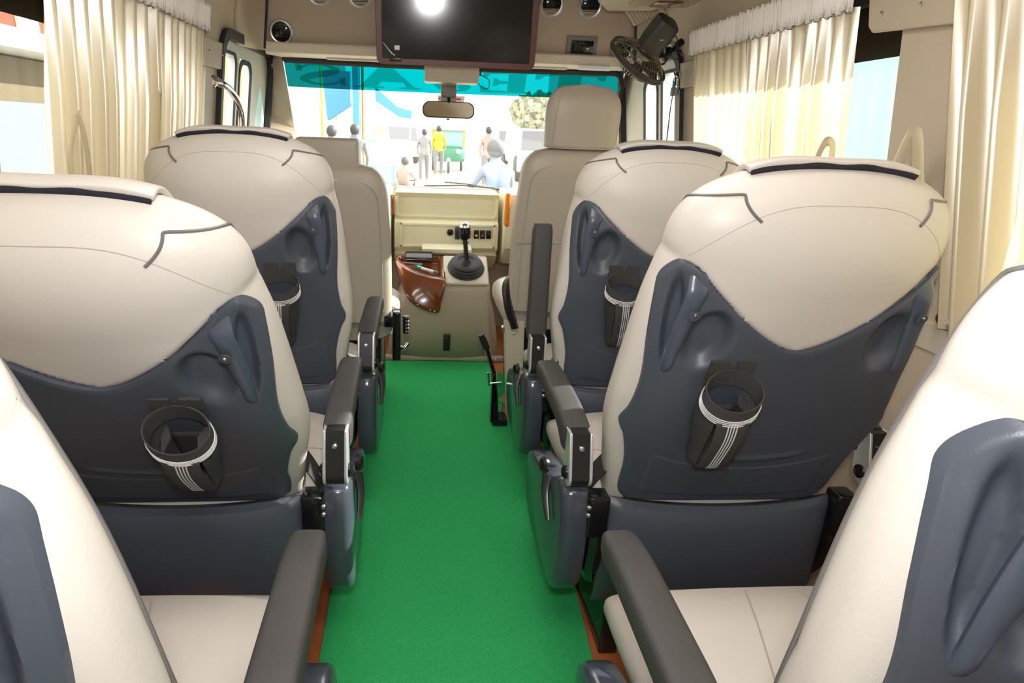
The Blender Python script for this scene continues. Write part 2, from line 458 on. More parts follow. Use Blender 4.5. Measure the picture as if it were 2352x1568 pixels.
    for z_, n0 in ((.508,.0),(.514,.022),(.506,.038),(.49,.044),(.44,.050),(.36,.046),(.28,.034),(.22,.012),(.20,-.02)):
        r = []
        for i in range(41):
            u = -1+2*i/40; s = u*.272
            sag = -.016*(1-u*u) if z_ > .45 else 0
            r.append((s, -.0 - n0*(1-abs(u)**6*.6) + .015*u*u, z_ + sag))
        rings.append(r)
    loft(bm, rings, closed=False); obj('lower_cover', bm, 'slate', root, solid=.004)
    # --- pedestal
    bm = B(); box(bm, (0,.27,.285), (.5,.44,.13), bev=.01)
    obj('seat_frame', bm, 'black', root)
    for sg in (-1, 1):
        bm = B(); box(bm, (sg*.195,.26,.12), (.05,.42,.24), bev=.006); obj('pedestal', bm, 'blackgloss', root)
        # recliner bracket
        bm = B(); box(bm, (sg*.293,-.010,.478), (.050,.05,.105), bev=.006)
        pts = [(sg*.285, .0, .46), (sg*.288,-.01,.40), (sg*.285,.01,.33), (sg*.27,.04,.27)]
        tube(bm, smooth_pts(pts,5), .024, 8)
        br = obj('recliner_bracket', bm, 'blackgloss', root)
        bm = B()
        for dz in (.0, -.02):
            lathe(bm, [(.006,0),(.006,.006),(.003,.009)], frame_z((sg*.315,-.028,.505+dz), (sg*.3,-1,.1)), 10)
        obj('bolt', bm, 'steel', br)
    # --- armrests, both sides
    for sg in (-1, 1):
        xs = sg*.345; ais = (sg == a)
        up = raised and ais
        # pivot housing
        fr = root
        bm = B(); zc0 = .63; ang = 0 if up else .30
        def HP(y_, z_):
            cc, ss = math.cos(ang), math.sin(ang); yy, zz = y_, z_
            return (xs, -.01 + yy*cc + zz*ss*.6, .60 + zz*cc)
        poly = []
        for k in range(25):
            p = PI*k/24+PI; poly.append((.027*math.cos(p), -.015+.030*math.sin(p)))
        poly += [(.022,.085),(-.018,.085)]
        def pf(p, q, d): v = HP(p, q); return Vector((xs + d, v[1], v[2]))
        prism(bm, poly, -.019, .019, pf)
        hs = obj('armrest_pivot', bm, 'black', root, smooth=False)
        for d in (-1, 1):
            bm = B(); prism(bm, [(p*1.14, q*1.0) for p, q in poly], d*.0195, d*.0265, pf)
            o_ = obj('side_plate', bm, 'silver', hs, ang=30, bevel=.002); o_['label'] = 'silver side plate'
            bm = B(); v = pf(0,-.015,d*.027); lathe(bm, [(.016,0),(.016,.004),(.010,.009),(.0005,.010)], frame_z(v, (d,0,0)), 16)
            obj('pivot_cap', bm, 'blackgloss', hs)
        bm = B(); v = pf(-.024,.052,0); lathe(bm, [(.006,-.002),(.006,.003),(.001,.005)], frame_z(v, (0,-1,.2)), 10); obj('screw', bm, 'steel', hs)
        # pad
        bm = B(); ringsP = []
        if up:
            o0 = Vector((xs, .005, .665)); d_ = Vector((0, .05, 1)).normalized(); n_ = Vector((0,-1,.05)).normalized(); LEN = .37
        else:
            o0 = Vector((xs, .012, .695)); d_ = Vector((0, 1, .045)).normalized(); n_ = Vector((0,-.045,1)).normalized(); LEN = .385
        for q in range(17):
            f_ = q/16; p = o0 + d_*(LEN*f_); e = min(f_, 1-f_)*LEN
            hw = .0325*(1-.06*f_) - .004*(1-sstep(e/.01)); hh = .026 + (.012*(1-sstep((f_-.0)/.25)) if not up else 0) - .004*(1-sstep(e/.012))
            sag = -.035*max(0, .28-f_)/.28 if not up else 0
            cc = p + n_*(-hh+.0 + sag*.3)
            hh2 = hh
            if f_ > .7 and not up: cc = cc - n_*.012*((f_-.7)/.3)**2
            ringsP.append([cc + Vector((hw*math.copysign(abs(math.cos(g))**.45, math.cos(g)),0,0)) + n_*hh2*math.copysign(abs(math.sin(g))**.45, math.sin(g)) for g in [2*PI*k/24 for k in range(24)]])
        loft(bm, ringsP); pd = obj('armrest_pad', bm, 'pad', root, ang=50)
        # side shell below
        bm = B(); rings = []
        prof = [(-.010,.540),(-.028,.50),(-.034,.42),(-.030,.35),(-.015,.285),(.03,.235),(.10,.215),(.28,.215),(.40,.25),(.45,.33),(.43,.40),(.33,.44),(.15,.48),(.05,.54)]
        def ss_(d, g): # d across, g grow
            cy_, cz_ = .19, .37
            return [(xs + d, cy_+(y_-cy_)*g, cz_+(z_-cz_)*g) for y_, z_ in prof]
        prof = [tuple(p)[:2] for p in smooth_pts([(p[0],p[1],0) for p in prof+[prof[0]]], 3)][:-1]
        if ais:
            loft(bm, [ss_(-.030*sg, .90), ss_(-.030*sg,.985), ss_(-.022*sg, 1.0), ss_(.014*sg, 1.0), ss_(.025*sg,.975), ss_(.030*sg,.90)])
            o_ = obj('side_cover', bm, 'slategloss', root, ang=60)
        else: bm.free()
        if ais:
            bm = B()
            pts = smooth_pts([(xs-.0+sg*.034,.12,.50),(xs+sg*.042,.10,.46),(xs+sg*.040,.06,.41)],4)
            tube(bm, pts, [.014-.008*k/(len(pts)-1) for k in range(len(pts))], 8, flat=.6)
            lv = obj('recline_lever', bm, 'black', root)
            bm = B(); lathe(bm, [(.0,-.006),(.020,-.006),(.022,.002),(.016,.008),(.0,.009)], frame_z((xs+sg*.034,.17,.50), (sg,-.2,.1)), 16)
            obj('adjuster_knob', bm, 'black', root)
    # lap belt webbing at the aisle side
    bm = B()
    pts = [(a*.27,.02,.60),(a*.285,.06,.54),(a*.300,.10,.47),(a*.305,.16,.40)]
    P = smooth_pts(pts, 4); R1 = []
    for p in P:
        R1.append([p+Vector((0,-.022,-.012)), p+Vector((0,.022,.012)), p+Vector((.003,.022,.012)), p+Vector((.003,-.022,-.012))])
    loft(bm, R1); obj('lap_belt', bm, 'web', root, ang=50)
    return root

make_seat('passenger_seat', 'front row left passenger seat, beige leather with slate rear shell', -.641, 1.895, .241, .003, 1)
make_seat('passenger_seat', 'front row right passenger seat with its aisle armrest folded upright', .596, 1.90, .168, 0, -1, raised=True)
make_seat('passenger_seat', 'second row left seat, most reclined, leaning far back towards the camera', -.646, 1.225, .60, .026, 1)
make_seat('passenger_seat', 'second row right seat, whole slate rear shell with both handles in view', .580, 1.232, .37, .012, -1)
make_seat('passenger_seat', 'nearest left seat, bright beige side cut off by the left frame edge', -.625, .44, .32, .02, 1)
make_seat('passenger_seat', 'nearest right seat, bright beige side cut off by the right frame edge', .558, .45, .205, .02, -1)

# ================================================================ cab seats
def cushion_block(name, m, parent, fn, ns, nt, w, h, T, mexp=3.5, w_t=None):
    bm = B(); rings = []
    for i in range(nt+1):
        t = T*i/nt; e = min(t, T-t)/T
        g = min(1., (1-(1-min(1, (T-t)/.10))**2.2)**(1/2.2)) if t > T-.10 else 1.
        g = max(g, .02); ww = (w_t(t) if w_t else w)
        r = []
        for k in range(ns):
            p = 2*PI*k/ns; cs, sn = math.cos(p), math.sin(p)
            x_ = (ww - .10*(1-g))*math.copysign(abs(sn)**(2/mexp), sn); n_ = h*(.35+.65*g)*math.copysign(abs(cs)**(2/mexp), cs)
            r.append(fn(x_, t if g > .5 else t, n_))
        rings.append(r)
    loft(bm, rings); return obj(name, bm, m, parent, ang=55)
def cab_seat(name, label, xc, y, z0, T, w, th, head, rz=0.):
    root = thing(name, label, 'seat', (xc, y, 0), rz)
    c_, s_ = math.cos(th), math.sin(th)
    def L(s, t, n): return Vector((s, -s_*t - n*c_, z0 + c_*t - n*s_))
    wt = lambda t: w*(1 - .16*(t/T)**2.5 - .05*(1-t/T))
    bk = cushion_block('backrest', 'leather2', root, L, 64, 48, w, .065, T, 4.5, wt)
    # rear panel seam (raised panel with piping)
    bm = B(); pts = []
    def ww(t): return wt(t)*.86
    for k in range(12): t = .05 + (T-.20)*k/11; pts.append(L(-ww(t), t, .0655*.992))
    for k in range(1, 10):
        p = PI/2*k/10; pts.append(L(-ww(T-.15)+.09*(1-math.cos(p)), T-.15+.085*math.sin(p), .0655-.006*math.sin(p)))
    for k in range(11): 
        q = k/10; pts.append(L((-ww(T-.15)+.09)*(1-2*q), T-.065, .0575))
    for k in range(9, 0, -1):
        p = PI/2*k/10; pts.append(L(ww(T-.15)-.09*(1-math.cos(p)), T-.15+.085*math.sin(p), .0655-.006*math.sin(p)))
    for k in range(11, -1, -1): t = .05 + (T-.20)*k/11; pts.append(L(ww(t), t, .0655*.992))
    tube(bm, pts, .0028, 6); obj('piping', bm, 'seam', bk)
    bm = B(); tube(bm, [L(-wt(T*.45)*.97+2*wt(T*.45)*.97*k/10, T*.45, .0655) for k in range(11)], .002, 5); 
    if head == 'tall': obj('crease', bm, 'seam', bk)
    else: bm.free()
    if head == 'tall':
        bm = B(); rings = []
        HT = .238
        for i in range(25):
            q = i/24; t = T+.004 + HT*q
            g = max(.02, (1-max(0,(q-.45)/.55)**2.6)**(1/2.2)); wd = .168*(1-.05*(1-q)**2) * (.30+.70*g if q < .98 else .22)
            wd = .150*g**.55 if q > .45 else .146+.008*q
            hh = .055*max(.12, (1-max(0,(q-.6)/.4)**2.4))
            rings.append([L(wd*math.copysign(abs(math.sin(p))**(2/3.2), math.sin(p)), t, -.005+hh*math.copysign(abs(math.cos(p))**(2/3.2), math.cos(p))) for p in [2*PI*k/48 for k in range(48)]])
        loft(bm, rings); hd = obj('headrest', bm, 'leather2', root, ang=55)
        bm = B(); tube(bm, [L(-.123+.02*(k/12)**2, T+.01+.20*k/12, .045-.010*(k/12)**3) for k in range(13)], .0018, 5); obj('seam', bm, 'seam', hd)
        bm = B(); tube(bm, [L(-.15+.30*k/12, T+.012, .0505) for k in range(13)], .0018, 5); obj('seam', bm, 'seam', hd)
    else:
        bm = B(); v = box(bm, (0,0,0), (.25,.075,.15), bev=.016, seg=4)
        bmesh.ops.transform(bm, matrix=frame_z(L(.0,T+.022,.005), L(0,1,0)-L(0,0,0), (1,0,0)), verts=bm.verts)
        hd = obj('headrest', bm, 'leather2', root)
        bm = B(); tube(bm, [L(-.118+.236*k/8, T-.020, .0435) for k in range(9)], .002, 5); obj('seam', bm, 'seam', hd)
        bm = B(); box(bm, (0,0,0), (.05,.004,.012), bev=.0015)
        bmesh.ops.transform(bm, matrix=frame_z(L(.02,T-.062,.060), L(0,1,0)-L(0,0,0), (1,0,0)), verts=bm.verts)
        obj('pull_tab', bm, 'paper', hd)
    bm = B(); rings = []
    for y_, e in ((-.03,.9),(.0,1.),(.2,1.02),(.42,1.02),(.47,.96),(.49,.85)):
        rings.append([(w*1.03*e*math.copysign(abs(math.cos(p))**.6, math.cos(p)), y_, z0-.03+.075*e*math.copysign(abs(math.sin(p))**.6, math.sin(p))) for p in [2*PI*k/40 for k in range(40)]])
    loft(bm, rings); obj('seat_cushion', bm, 'leather2', root, ang=55)
    bm = B(); box(bm, (0,.22,(z0-.1)/2), (w*1.5,.36,z0-.1), bev=.01); obj('pedestal', bm, 'black', root)
    return root, L
ds, Ld = cab_seat('driver_seat', 'driver seat with tall rounded headrest, behind the windscreen on the right', .505, 2.70, .56, .69, .262, .10, 'tall')
bm = B(); pts = smooth_pts([(-.235,.0,.70),(-.255,-.01,.65),(-.245,-.03,.56),(-.215,-.05,.47)],5)
tube(bm, pts, [.020,.024,.028,.032,.034,.034,.034,.032,.030,.03,.03,.028,.028,.028,.026,.026][:len(pts)], 10, flat=.5); obj('recliner_cover', bm, 'black', ds)
cs_, Lc = cab_seat('passenger_seat', 'co-driver seat with low rectangular headrest, beside the gear lever', -.51, 2.68, .50, .66, .262, .06, 'low')
bm = B(); box(bm, (.275,-.05,.44), (.035,.07,.22), bev=.006); box(bm, (.25,.0,.50), (.06,.12,.05), bev=.006); rm_ = obj('recliner_bracket', bm, 'blackgloss', cs_)
bm = B(); tube(bm, [(.315,-.03,.52-.008*k) for k in range(11)], [.014,.017,.013,.017,.013,.017,.013,.017,.013,.016,.012], 12); obj('recliner_knob', bm, 'black', rm_)
bm = B(); tube(bm, smooth_pts([(.285,-.03,.375),(.305,-.04,.37),(.325,-.03,.395)],4), .010, 10); obj('height_lever', bm, 'chrome', rm_)

# ================================================================ floor, carpet
bm = B(); box(bm, (0,1.43,-.01), (2.12,5.64,.02)); struct('floor', bm, 'vinyl', smooth=False)
out = [(-.375,-1.3),(-.366,1.2),(-.375,1.53),(-.362,2.2),(-.345,3.0),(-.356,3.462),(-.1,3.463),(.262,3.464),(.268,3.3),(.262,3.1),(.285,2.98),(.290,2.88),(.268,2.78),(.225,2.72),(.222,2.67),(.335,2.655),(.350,2.4),(.362,2.12),(.348,1.87),(.354,1.53),(.335,1.19),(.335,.8),(.34,-1.3)]
bm = B()
vt = [bm.verts.new((x, y, .006)) for x, y in out]; vb = [bm.verts.new((x, y, .0002)) for x, y in out]
f1 = bm.faces.new(vt); n = len(out)
for i in range(n): bm.faces.new((vb[i], vb[(i+1)%n], vt[(i+1)%n], vt[i]))
bmesh.ops.triangulate(bm, faces=[f1])
tag(obj('carpet_runner', bm, 'carpet', smooth=False), 'bright green carpet runner lying along the aisle floor', 'carpet')

# ================================================================ body walls
def wx(z):
    if z < .80: return 1.055
    if z < 1.63: return .95 + (1.63-z)*.13
    return interp(z, [(1.63,.95),(1.72,.935),(1.80,.90),(1.88,.83),(1.95,.72),(2.0,.58)])
def wall_grid(sg, yranges, zr, nz=10, out=0.):
    pass
def wall_panel(bm, sg, y0, y1, z0, z1, nz=8, d0=0., d1=.05):
    A = []
    for k in range(nz+1):
        z = z0+(z1-z0)*k/nz; A.append(z)
    inner = [[(sg*(wx(z)+d0), y, z) for y in (y0, y1)] for z in A]
    outer = [[(sg*(wx(z)+d1), y, z) for y in (y0, y1)] for z in A]
    rings = [[inner[k][0], inner[k][1], outer[k][1], outer[k][0]] for k in range(nz+1)]
    loft(bm, rings)
Y0, YB = -1.35, 2.72
for sg, nm in ((-1,'left'), (1,'right')):
    bm = B()
    wall_panel(bm, sg, Y0, 3.68, 0, .93, 4, 0, .06)
    wall_panel(bm, sg, Y0, 2.90, 1.655, 2.0, 12, 0, .06)
    wall_panel(bm, sg, 2.90, 3.68, 1.655, 2.0, 12, 0, .06)
    wall_panel(bm, sg, Y0, -.9, .93, 1.655, 6, 0, .06)
    if sg < 0:
        wall_panel(bm, sg, 1.12, 1.41, .93, 1.655, 6, 0, .06)
    else:
        wall_panel(bm, sg, 1.16, 1.515, .93, 1.655, 6, 0, .06)
    wall_panel(bm, sg, 2.66, 2.83, .93, 1.655, 6, 0, .06)
    struct('wall_'+nm, bm, 'trim', ang=50)
    # sill trim
    bm = B(); wall_panel(bm, sg, Y0, 2.62, .86, .92, 2, -.012, .0)
    struct('trim_%d' % (1 if sg < 0 else 2), bm, 'trimlight', smooth=False)
    # window glass with tinted upper band
    wi = 0
    for (ya, yb) in ((1.41,2.66),(-.9,1.12)) if sg < 0 else ((1.515,2.66),(-.9,1.16)):
        wi += 1
        bm = B(); wall_panel(bm, sg, ya+.0, yb-.0, .93, 1.505, 4, .045, .049)
        w_ = struct('window_%d' % (wi + (0 if sg < 0 else 2)), bm, 'glass', smooth=False)
        bm = B(); wall_panel(bm, sg, ya, yb, 1.505, 1.655, 2, .045, .049)
        t_ = obj('tinted_band', bm, 'glasstint', w_, smooth=False); t_['label'] = 'dark tinted upper band'
        bm = B(); wall_panel(bm, sg, ya, yb, 1.63, 1.655, 1, .02, .05); wall_panel(bm, sg, ya, yb, .93, .955, 1, .02, .05)
        for yy in (ya, yb-.02): wall_panel(bm, sg, yy, yy+.02, .93, 1.655, 4, .03, .052)
        obj('window_seal', bm, 'rubber', w_, smooth=False)
    # cab door window: seal, white frame, glass and quarter light
    bm = B()
    def wp(y, z, d=0.): return Vector((sg*(wx(z)+d), y, z))
    def band(bm, outer, inner, d0, d1):
        n = len(outer)
        O0 = [bm.verts.new(wp(y, z, d0)) for y, z in outer]; I0 = [bm.verts.new(wp(y, z, d0)) for y, z in inner]
        O1 = [bm.verts.new(wp(y, z, d1)) for y, z in outer]; I1 = [bm.verts.new(wp(y, z, d1)) for y, z in inner]
        for k in range(n):
            j = (k+1) % n
            bm.faces.new((O0[k], O0[j], I0[j], I0[k])); bm.faces.new((I0[k], I0[j], I1[j], I1[k]))
            bm.faces.new((O1[k], O1[j], O0[j], O0[k])); bm.faces.new((I1[k], I1[j], O1[j], O1[k]))
    def rr(y0, y1, z0, z1, r): 
        cy, cz_ = (y0+y1)/2, (z0+z1)/2; return [(cy+p, cz_+q) for p, q in rrect(y1-y0, z1-z0, r, 5)]
    band(bm, rr(2.795,3.69,.93,1.665,.09), rr(2.825,3.645,.95,1.628,.08), -.022, .03)
    d_ = struct('door_%d' % (1 if sg < 0 else 2), bm, 'rubber', ang=40)
    bm = B(); band(bm, rr(2.820,3.58,.94,1.632,.08), rr(2.86,3.10,1.0,1.575,.035), .012, .045)
    bm.free(); bm = B()
    def frame_rect(bm, y0, y1, z0, z1, d0, d1): wall_panel(bm, sg, y0, y1, z0, z1, 4, d0, d1)
    frame_rect(bm, 2.80, 3.66, 1.575, 1.655, .009, .05); frame_rect(bm, 2.80, 3.66, .93, 1.0, .009, .05)
    frame_rect(bm, 2.80, 2.84, 1.0, 1.575, .009, .05); frame_rect(bm, 3.085, 3.135, 1.0, 1.575, .009, .05)
    frame_rect(bm, 3.33, 3.66, 1.0, 1.575, .009, .05)
    fr_ = obj('door_frame', bm, 'white', d_, ang=40)
    bm = B()
    band(bm, rr(2.832,3.09,.99,1.590,.05), rr(2.844,3.078,1.0,1.578,.045), .005, .012)
    band(bm, rr(3.13,3.34,.99,1.575,.06), rr(3.15,3.32,1.01,1.555,.05), .005, .012)
    obj('window_seal', bm, 'rubber', d_, ang=40)
    bm = B(); frame_rect(bm, 2.84, 3.33, .98, 1.59, .0135, .0155); gl = obj('door_glass', bm, 'glass', d_, smooth=False)

# pillar pad with two screws, right
bm = B()
prism(bm, [(1.30,1.535),(1.60,1.555),(1.615,1.57),(1.615,1.75),(1.30,1.75)], -.012, .0, lambda p, q, d: Vector(((wx(q)+d-.004), p, q)))
pp_ = tag(obj('pillar_cover', bm, 'trim', bevel=.004), 'beige padded cover screwed to the upper right window pillar', 'cover panel')
for (u, v) in ((2022,30),(2113,8)):
    p = at(u, v, x=.945-.012)
    bm = B(); lathe(bm, [(.006,0),(.006,.003),(.001,.0055)], frame_z((wx(p.z)-.0165, p.y, p.z), (-1,0,.13)), 12); obj('screw', bm, 'steel', pp_)
# B pillar brackets
for sg in (-1, 1):
    bm = B(); wall_panel(bm, sg, 2.60, 2.84, 1.50, 1.60, 2, -.018, 0.)
    q_ = obj('pillar_bracket', bm, 'trim', bevel=.006); tag(q_, 'small beige cover on the %s door pillar just ahead of the curtain' % ('left' if sg < 0 else 'right'), 'cover panel')
    bm = B()
    for yy in (2.64, 2.79): lathe(bm, [(.005,0),(.005,.002),(.001,.004)], frame_z((sg*(wx(1.555)-.019), yy, 1.555), (-sg,0,.1)), 10)
    obj('screw', bm, 'steel', q_)

bm = B(); box(bm, (0,4.24,.47), (2.12,.04,.94)); struct('wall_cab_end', bm, 'hump', smooth=False)
for sg, n_ in ((-1,9),(1,10)):
    bm = B(); box(bm, (sg*1.03,3.96,.47), (.06,.60,.94)); struct('trim_%d' % n_, bm, 'hump', smooth=False)
# ceiling, rear wall, cab end
bm = B(); box(bm, (0,.95,2.01), (1.9,4.7,.02)); struct('ceiling', bm, 'trim', smooth=False)
bm = B(); box(bm, (0,-1.38,1.0), (2.2,.06,2.02)); struct('wall_back', bm, 'trim', smooth=False)
# unseen fill lamps, added above the view to brighten the seats
for yy, ww in ((.15,'over the nearest row'), (1.25,'over the second row')):
    t = thing('fill_lamp', 'long fill lamp added on the unseen roof lining '+ww, 'lamp', (0,yy,1.99), 0, 'added fill lamps')
    bm = B(); box(bm, (0,0,0), (.5,.12,.02), bev=.005); obj('lamp_base', bm, 'white', t)
    bm = B(); box(bm, (0,0,-.014), (.44,.08,.012), bev=.004); obj('diffuser', bm, 'lamp', t)

# ================================================================ header panel above the windscreen
def hp(x, q): # q 0 bottom .. 1 top
    return Vector((x, 3.20 - .05*q, 1.625 + .375*q))
bm = B()
prism(bm, [(3.56,1.655),(3.24,1.635),(3.205,1.648),(3.165,1.80),(3.14,2.0),(3.6,2.0),(3.6,1.655)], -.90, .90, lambda p, q, d: Vector((d, p, q)))
struct('wall_front', bm, 'panel', ang=20)
# lower lip, stepped mouldings
bm = B()
prism(bm, [(3.17,1.655),(3.175,1.612),(3.20,1.604),(3.58,1.628),(3.58,1.656),(3.22,1.645)], -.86, .86, lambda p, q, d: Vector((d, p, q)))
tube(bm, [(-.84,3.172,1.648),(.84,3.172,1.648)], .006, 8)
struct('trim_3', bm, 'trimlight', ang=25)
bm = B()
for x0, x1 in ((-.60,-.30),(.36,.56)):
    box(bm, ((x0+x1)/2,3.30,1.606), (x1-x0,.07,.012), rot=euler(x=.06), bev=.003)
struct('trim_4', bm, 'trimlight', smooth=False)
# corner coves between header panel and side walls
for sg in (-1, 1):
    bm = B()
    def cv(i, j):
        z = 1.62 + .38*j; xa = wx(z)-.002; xb = .86 - .06*j
        x_ = xa+(xb-xa)*i; y_ = 3.06 + .12*math.sin(i*PI/2) - .06*j*i - .28*(1-i)*(1-i)*(.5+.5*j) + .12*(1-i)*(1-j)
        return (sg*x_, y_, z)
    grid(bm, cv, 14, 14); struct('trim_%d' % (5 if sg < 0 else 6), bm, 'trim', solid=.008)
    bm = B(); tube(bm, [(sg*(.862-.06*k/12), 3.176-.06*k/12, 1.625+.375*k/12) for k in range(13)], .006, 6)
    tag(obj('rubber_seam', bm, 'rubber'), 'black rubber seam at the %s end of the header panel' % ('left' if sg < 0 else 'right'), 'seal')
# air vents
def hy(z): return interp(z, [(1.648,3.205),(1.80,3.165),(2.0,3.14)])
vents = [(645,72,'far left lower corner of the header panel'),(735,-14,'upper row, second from the left'),(828,-8,'just left of the television'),(1265,12,'just right of the television'),(1353,15,'upper right, under the overhead locker edge'),(1430,112,'half hidden behind the fan')]
for u, v, w_ in vents:
    p = at(u, v, y=3.18); y_ = hy(p.z)
    t = thing('air_vent', 'round black air vent with silver ring, '+w_, 'air vent', (p.x, y_, p.z), 0, 'round header air vents')
    ax = frame_z((0,-.001,0), (0,-1,-.24)); R_ = .046
    bm = B(); lathe(bm, [(R_+.008,-.004),(R_+.008,.004),(R_+.003,.008),(R_-.003,.006),(R_-.003,-.004)], ax, 32, cap=False); o_ = obj('ring', bm, 'silver', t); o_['label'] = 'silver ring'
    bm = B(); lathe(bm, [(R_-.002,-.002),(R_-.006,.001),(.0005,.001)], ax, 28); bw_ = obj('vent_body', bm, 'blackgloss', t)
    bm = B()
    for k in range(-3, 4):
        h_ = .012*k; l_ = math.sqrt((R_-.006)**2-h_*h_)
        vs = box(bm, (0,0,0), (.0015,2*l_,.006)); bmesh.ops.transform(bm, matrix=ax @ Matrix.Translation((h_,0,.002)) @ Matrix.Rotation(.4,4,'Y'), verts=vs)
    obj('slats', bm, 'black', bw_, smooth=False)
# switch panel in the header
p = at(1338, 105, y=3.17)
t = thing('switch_panel', 'grey framed black switch panel in the header between television and fan', 'switch panel', (p.x, hy(p.z), p.z))
ax = frame_z((0,0,0), (0,-1,.22))
def place(bm, vs, off, mat4=ax): bmesh.ops.transform(bm, matrix=mat4 @ Matrix.Translation(off), verts=vs)
axp = Matrix((Vector((1,0,0)), Vector((0,-.26,1)).normalized(), Vector((0,-1,-.26)).normalized())).transposed().to_4x4()
bm = B(); vs = box(bm, (0,0,0), (.145,.088,.010), bev=.003); place(bm, vs, (0,0,.003), axp); obj('bezel', bm, 'grey', t)
bm = B(); vs = box(bm, (0,0,0), (.105,.055,.010), bev=.002); place(bm, vs, (.002,-.002,.006), axp); fc = obj('switch_face', bm, 'blackgloss', t)
bm = B()
for x_, y_, w_, h_ in ((-.03,.0,.012,.034),(-.012,.004,.010,.028),(.0,.018,.02,.006)):
    vs = box(bm, (0,0,0), (w_,h_,.006), bev=.001); place(bm, vs, (x_,y_,.0125), axp)
obj('switch', bm, 'black', fc)
bm = B()
vs = box(bm, (0,0,0), (.012,.006,.001)); place(bm, vs, (.028,-.008,.0118), axp); obj('indicator', bm, 'silver', fc)
# LED strip lamp on the lip
p = at(1365, 155, y=3.172)
bm = B(); box(bm, (p.x,3.170,p.z-.002), (.155,.02,.022), bev=.006); o_ = tag(obj('strip_light', bm, 'paper'), 'small white LED strip light on the lip above the windscreen', 'light')
bm = B()
for k in range(7): box(bm, (p.x-.055+.018*k,3.1595,p.z-.002), (.005,.002,.005))
obj('led_chips', bm, 'cream', o_, smooth=False)

# ================================================================ television
pL, pR = at(865,145,y=3.02), at(1227,158,y=3.02)
tvw = pR.x-pL.x; tvz = (pL.z+pR.z)/2
tv = thing('television', 'flat television with maroon frame hanging over the windscreen', 'television', ((pL.x+pR.x)/2, 3.05, tvz))
tl = Matrix.Rotation(.15,4,'X')
H_ = .42
def TV(x, z, y=0): return tl @ Vector((x, y, z))
o_p = rrect(tvw, H_, .028, 6); i_p = rrect(tvw-.052, H_-.052, .004, 6)
bm = B()
for d in (0,):
    O0 = [bm.verts.new(TV(x, z+H_/2, -.03)) for x, z in o_p]; I0 = [bm.verts.new(TV(x, z+H_/2, -.03)) for x, z in i_p]
    O1 = [bm.verts.new(TV(x, z+H_/2, .02)) for x, z in o_p]; I1 = [bm.verts.new(TV(x, z+H_/2, -.022)) for x, z in i_p]
    n = len(o_p)
    for k in range(n):
        j = (k+1)%n
        bm.faces.new((O0[k],O0[j],I0[j],I0[k])); bm.faces.new((I0[k],I0[j],I1[j],I1[k])); bm.faces.new((O1[k],O1[j],O0[j],O0[k]))
    bm.faces.new(O1)
fr = obj('frame', bm, 'maroon', tv, bevel=.002)
bm = B()
v = [bm.verts.new(TV(x, z, -.0235)) for x, z in ((-tvw/2+.024,.024),(tvw/2-.024,.024),(tvw/2-.024,H_-.024),(-tvw/2+.024,H_-.024))]; bm.faces.new(v)
sc_ = obj('screen', bm, 'screen', tv, smooth=False)
bm = B(); vs = box(bm, (0,0,0), (.052,.006,.016), bev=.002); bmesh.ops.transform(bm, matrix=Matrix.Translation(TV(-tvw/2+.083,.021,-.032)) @ tl, verts=vs); obj('sensor_box', bm, 'black', tv)
bm = B(); vs = box(bm, (0,0,0), (.022,.001,.018)); bmesh.ops.transform(bm, matrix=Matrix.Translation(TV(-tvw/2+.090,.068,-.0245)) @ tl, verts=vs); obj('sticker', bm, 'paper', sc_, smooth=False)
bm = B(); 
for k in range(3): tube(bm, [TV(-tvw/2+.03+.01*k,.085-.012*k,-.0245), TV(-tvw/2+.055+.006*k,.058-.008*k,-.0255), TV(-tvw/2+.080,.034+.003*k,-.0245)], .0015, 5)
obj('film_crease', bm, 'paper', sc_)
bm = B(); box(bm, (0,.075,.30), (.3,.14,.2), bev=.01); obj('wall_bracket', bm, 'black', tv)

# beige housing, stem, mirror
pa, pb = at(975,155,y=3.25), at(1100,190,y=3.25)
bm = B(); box(bm, ((pa.x+pb.x)/2, 3.32, (pa.z+pb.z)/2+.012), (pb.x-pa.x, .14, abs(pa.z-pb.z)+.03), bev=.008)
hs = tag(obj('mirror_housing', bm, 'trimlight'), 'beige box under the television that carries the rear-view mirror stem', 'housing')
pc, pd_ = at(1013,190,y=3.36), at(1048,236,y=3.36)
bm = B(); box(bm, ((pc.x+pd_.x)/2, 3.38, (pc.z+pd_.z)/2+.01), (pd_.x-pc.x, .03, pc.z-pd_.z+.03), bev=.004); obj('stem', bm, 'trim', hs)
bm = B(); pe = at(1031,210,y=3.345); box(bm, (pe.x, 3.352, pe.z), (.076,.028,.056), bev=.008); obj('sensor', bm, 'grey', hs)
bm = B(); ww_ = at(1098,180,y=3.30); P = smooth_pts([(ww_.x,3.30,ww_.z+.01),(ww_.x+.02,3.30,ww_.z+.012),(ww_.x+.055,3.30,ww_.z-.008),(ww_.x+.05,3.30,ww_.z-.045),(ww_.x+.02,3.30,ww_.z-.04),(ww_.x-.005,3.30,ww_.z-.012)],5); tube(bm, P, .0022, 6)
box(bm, (ww_.x+.008, 3.30, ww_.z+.03), (.014,.02,.04), bev=.003); obj('cable', bm, 'black', hs)
pm = at(1031,253,y=3.30)
mr = thing('rear_view_mirror', 'wide rounded rear-view mirror hanging at the windscreen centre', 'mirror', (pm.x, 3.33, pm.z))
axm = Matrix((Vector((1,.10,0)).normalized(), Vector((0,.06,1)).normalized(), Vector((.10,-1,.06)).normalized())).transposed().to_4x4()
pl = []
for x, z in rrect(.262,.078,.034,7): pl.append((x*(1-.0*z), z + .006*(1-(x/.13)**2)))
